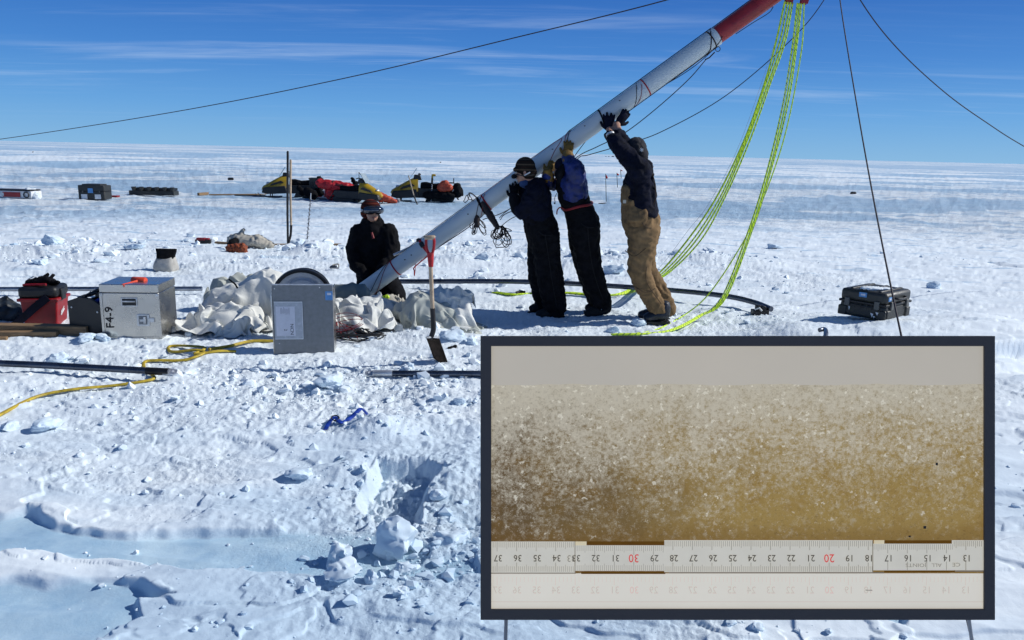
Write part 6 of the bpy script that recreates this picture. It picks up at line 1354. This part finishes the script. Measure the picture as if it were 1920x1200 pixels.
bpart('shadow_line', [(921, 1074.5, 1080, 1076.5, -.0037, -.0033), (1255, 1073.5, 1659, 1076, -.0037, -.0033), (1792, 1070, 1845.5, 1073, -.0037, -.0033)], pm('print_shadow_line', (118, 108, 98)), ruler)
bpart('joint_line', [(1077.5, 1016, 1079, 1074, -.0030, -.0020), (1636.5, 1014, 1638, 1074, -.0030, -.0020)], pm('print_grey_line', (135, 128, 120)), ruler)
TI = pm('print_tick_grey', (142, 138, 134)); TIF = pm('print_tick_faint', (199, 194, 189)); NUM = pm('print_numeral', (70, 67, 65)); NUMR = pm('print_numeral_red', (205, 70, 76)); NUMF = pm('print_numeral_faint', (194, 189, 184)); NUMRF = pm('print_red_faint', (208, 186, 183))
tk = []; tf = []; x37 = 932.0; st = (1812-932)/24.0
for i in range(-3, 253):
    px = x37+i*st/10
    if px < 922 or px > 1844 or 1100 < 0: continue
    cm_ = i % 10 == 0; hf = i % 5 == 0; dn = 1078 < px < 1246; dn2 = 1637 < px
    t0 = 1023.5 if dn else (1021 if dn2 and px < 1790 else 1017 if px < 1078 else 1015)
    Ln = 17 if cm_ else 13 if hf else 10
    w_ = .9 if cm_ else .62
    tk.append((px-w_/2, t0, px+w_/2, t0+Ln, -.0030, -.0019))
    b1 = 1070.5 if dn or dn2 else 1072.5
    if not (dn2 and not cm_): tk.append((px-w_/2, b1-Ln, px+w_/2, b1, -.0030, -.0019))
    if i % 2 == 0: tf.append((px-w_/2, 1083, px+w_/2, 1083+Ln*.9, -.0044, -.0036))
bb = B(); [bb.box(*bx_(*q)) for q in tk]; stuff('tick_marks', bb, TI, None, ruler)
bb = B(); [bb.box(*bx_(*q)) for q in tf]; tbl = [o for o in board.children if o.name.startswith('white_table')][0]; stuff('reflected_tick_marks', bb, TIF, None, tbl)
def btext(name, s, px, py, size, mt_, par, flipv=False, rot=180, z=-.0019, sx=.92):
    M_ = Matrix.Translation(((px-1383)*KB, (896-py)*KB, z)) @ Matrix.Rotation(R(rot), 4, 'Z')
    if flipv: M_ = M_ @ Matrix.Diagonal((1, -1, 1, 1))
    return text_obj(name, s, size*KB, M_, mt_, par, .0002, sx)
for i in range(25):
    v = 37-i; px = x37+i*st; red = v in (30, 20)
    btext('numeral', str(v), px+(2 if not red else 0), 1046.5, 22 if red else 17.5, NUMR if red else NUM, ruler)
    btext('reflected_numeral', str(v), px+1, 1108, 19, NUMRF if red else NUMF, tbl, True, 180, -.0038)
btext('numeral', '33', 1071, 1047, 18, TI, ruler); btext('numeral', '12', 1849-8, 1046.5, 20, NUM, ruler, sx=.6) if False else None
btext('small_print', 'JOINTS', 1718, 1060, 9.5, TI, ruler, sx=1.3); btext('small_print', 'ALL', 1757, 1060, 9.5, TI, ruler, sx=1.2); btext('small_print', 'CE', 1794, 1059, 10, TI, ruler, sx=1.3)
bpart('table_edge_line', [(921, 1129, 1845.5, 1130, -.0044, -.0037)], pm('print_edge_line', (192, 188, 184)), tbl); bpart('table_scuff', [(1625, 1107, 1637, 1108.5, -.0044, -.0035)], TI, tbl)
# added legs: two slim front legs straight into the snow, one raked stay behind
ADDED_LEG = mat('added_leg_steel', (.16, .17, .20), .4, .6)
a = P(949, 1158, DB+.012); inw(obj('leg', B().cyl(a, Vector((a.x, a.y, TH(a.x, a.y)-.05)), .0045, n=10), ADDED_LEG), board)  # added leg under the inset panel
a = P(1816, 1158, DB+.012); c = G(1850, 1330); inw(obj('leg', B().cyl(a, c-Vector((0, 0, .05)), .0045, n=10), ADDED_LEG), board)  # added leg under the inset panel
# ================================================================== loose snow blocks and rubble
def rock(seed, sub=2, amp=.38, sq=(1, 1, .75), flat=0):
    bm = bmesh.new(); bmesh.ops.create_icosphere(bm, subdivisions=sub, radius=1.0); rg = random.Random(seed); off = Vector((rg.uniform(-50, 50), rg.uniform(-50, 50), rg.uniform(-50, 50)))
    pl = [(Vector((rg.gauss(0, 1), rg.gauss(0, 1), rg.gauss(0, 1))).normalized(), rg.uniform(.35, .80)) for _ in range(11)]
    for v in bm.verts:
        p = v.co*(1+.35*mnoise.noise(v.co*1.1+off))
        for n_, d_ in pl:
            e_ = p.dot(n_)-d_
            if e_ > 0: p -= n_*e_*.82
        if sub > 1: p += v.co*amp*(.5*mnoise.noise(p*2.2+off)+.30*mnoise.noise(p*5.5+off)+.20*(.5-abs(mnoise.noise(p*11+off))))
        v.co = Vector((p.x*sq[0], p.y*sq[1], p.z*sq[2]))*1.25
    V = [v.co.copy() for v in bm.verts]; Fs = [tuple(v.index for v in f.verts) for f in bm.faces]; bm.free(); return V, Fs
BL = [(735, 1003, 44, 40, 'biggest rounded snow boulder in the near rubble below the dug pit'), (632, 1035, 27, 28, 'grey shaded snow block balanced at the left of the big boulder'), (640, 1073, 33, 19, 'pale snow block lying in front of the blue ice streak'),
      (694, 1079, 16, 14, 'small round snow lump between two larger near blocks'), (840, 1005, 30, 22, 'craggy snow block right of the biggest boulder beside the panel'), (752, 1106, 14, 13, 'single round snow lump casting a shadow near the bottom'),
      (757, 1060, 22, 18, 'cracked snow block below the biggest boulder'), (562, 885, 25, 13, 'low snow block left of the dug pit'), (820, 918, 17, 13, 'snow block on the right lip of the dug pit'), (365, 1176, 8, 6, 'tiny snow lump on the blue ice at the bottom'),
      (560, 455, 18, 12, 'rounded snow block behind the kneeling person near the slim twisted rod'), (90, 795, 26, 12, 'flat topped snow block at the left below the yellow hose end'), (20, 800, 18, 10, 'snow lump at the left frame edge below the yellow hose'),
      (620, 712, 28, 15, 'domed snow lump below the grey metal box'), (770, 682, 7, 8, 'pointed white snow lump left of the shovel blade'), (112, 668, 18, 12, 'snow block above the dark tube at the left'),
      (860, 748, 14, 9, 'small snow block below the tube near the panel edge'), (1450, 462, 14, 7, 'pale snow block alone right of the lime ropes'), (1748, 534, 14, 8, 'small rounded snow block beyond the charcoal case'),
      (1192, 604, 14, 9, 'snow block in front of the tan trousered boots'), (1150, 612, 16, 9, 'rounded snow lump left of the tan trousered boots'), (1130, 568, 17, 7, 'flat snow block behind the black boots'),
      (1075, 480, 0, 0, ''), (165, 630, 20, 8, 'snow block in front of the black tool bag'), (195, 632, 14, 9, 'snow block against the foot of the silver case'), (355, 625, 9, 6, 'small snow block beside the low white fabric'),
      (1700, 1180, 0, 0, ''), (845, 625, 22, 14, 'snow block against the right end of the long fabric heap'), (885, 638, 14, 9, 'snow block between the fabric heap and the panel corner'), (1085, 472, 14, 9, 'snow block behind the legs of the middle pusher'),
      (905, 478, 13, 9, 'snow block under the hanging rope hanks'), (1145, 505, 22, 11, 'large snow block between the middle and right pushers'), (1415, 1172, 14, 8, 'small snow block just under the panel towards its middle'), (1370, 1164, 14, 6, 'snow lump half hidden under the panel bottom edge'),
      (1555, 1181, 9, 6, 'small grey snow block under the panel right of its middle'), (1695, 1183, 8, 6, 'small snow lump under the panel near the steep guy line'), (255, 462, 18, 9, 'rubble block left of the white sack'), (100, 462, 20, 11, 'round snow block among the left rubble far side'), (75, 490, 14, 8, 'snow block at the front of the left far rubble')]
k_ = 0
for (px, py, rx, ry, lab) in BL:
    if not rx: continue
    q = G(px, py+ry*.75); kk = dep(q)/F; k_ += 1
    V, Fs = rock(k_*7+1, 4, .36, (rx*kk*.95, rx*kk*.8, ry*kk*.92)); b = B(); b.add(V, Fs)
    o = obj('snow_block', b, SNOW, None, sharp=38); o.location = q+Vector((0, 0, ry*kk*.5)); tag(o, lab, 'snow block', 'loose blocks of snow')
# rubble: thousands of crumbs, one mass
rs = np.random.RandomState(11); lib = [rock(100+i, 1, .5, (1, .85, .75)) for i in range(10)]
LV = [np.array([v[:] for v in V]) for V, _ in lib]; LF = [np.array(Fs) for _, Fs in lib]
RZ = [(120, 452, 2.4, 1.6, 560, .040), (40, 480, 1.6, .9, 200, .04), (330, 480, 2.0, 1.0, 220, .022), (600, 463, 1.2, .7, 330, .045), (700, 490, 1.4, .7, 160, .025), (880, 455, 1.3, 1.6, 220, .038), (880, 530, 1.2, .6, 220, .028), (1090, 480, 1.3, 1.0, 330, .045), (1290, 480, 1.4, 1.1, 420, .035), (1450, 540, 1.2, .8, 120, .025),
      (480, 545, 3.2, .9, 260, .018), (500, 700, 1.9, .35, 700, .016), (650, 730, 1.3, .45, 800, .018), (800, 700, .8, .4, 300, .02), (420, 760, 1.6, .4, 500, .012), (250, 740, 1.3, .4, 300, .018), (400, 800, 1.5, .5, 300, .012), (760, 1020, .36, .28, 360, .015), (840, 1050, .28, .3, 300, .013), (700, 1080, .35, .2, 240, .012), (640, 900, .3, .3, 160, .010),
      (700, 800, .5, .3, 200, .012), (900, 640, 1.0, .3, 260, .018), (1150, 590, 1.3, .4, 200, .016), (1400, 600, .8, .3, 140, .018), (450, 950, .8, .5, 260, .008), (500, 1100, 1.0, .4, 360, .007), (1300, 1170, .8, .2, 120, .008), (1890, 900, .3, .9, 120, .010), (1700, 470, 3, 2, 120, .02), (100, 880, .7, .5, 140, .010)]
Vs = []; Fa = []; off = 0
for (px, py, sx, sy, n, sz) in RZ:
    n = int(n*.72)
    cx, cy = gflat(px, py); X = cx+rs.randn(n)*sx*.55; Y_ = cy+rs.randn(n)*sy*.55; S_ = sz*(.20+rs.pareto(1.7, n)*.30); S_ = np.minimum(S_, sz*2.6)
    Z = TH_full(X, Y_); im = ice_mask(X, Y_)
    for i in range(n):
        if im[i] > .05 and S_[i] < .01 and rs.rand() < .7: continue
        if Y_[i] < 1.95: continue
        j = rs.randint(10); a = rs.rand()*6.28; c, s = math.cos(a), math.sin(a); v = LV[j]*S_[i]*np.array([1, 1, rs.uniform(.55, 1.05)])
        v = np.stack([v[:, 0]*c-v[:, 1]*s+X[i], v[:, 0]*s+v[:, 1]*c+Y_[i], v[:, 2]+Z[i]+S_[i]*.25], 1); Vs.append(v); Fa.append(LF[j]+off); off += len(v)
me = mesh_np('snow_rubble', np.concatenate(Vs), np.concatenate(Fa), [SNOW], True); ro = bpy.data.objects.new('snow_rubble', me); COL.objects.link(ro); me.set_sharp_from_angle(angle=R(28)); tag(ro, 'crumbled snow rubble scattered over the trampled ground', 'snow', None, 'stuff')
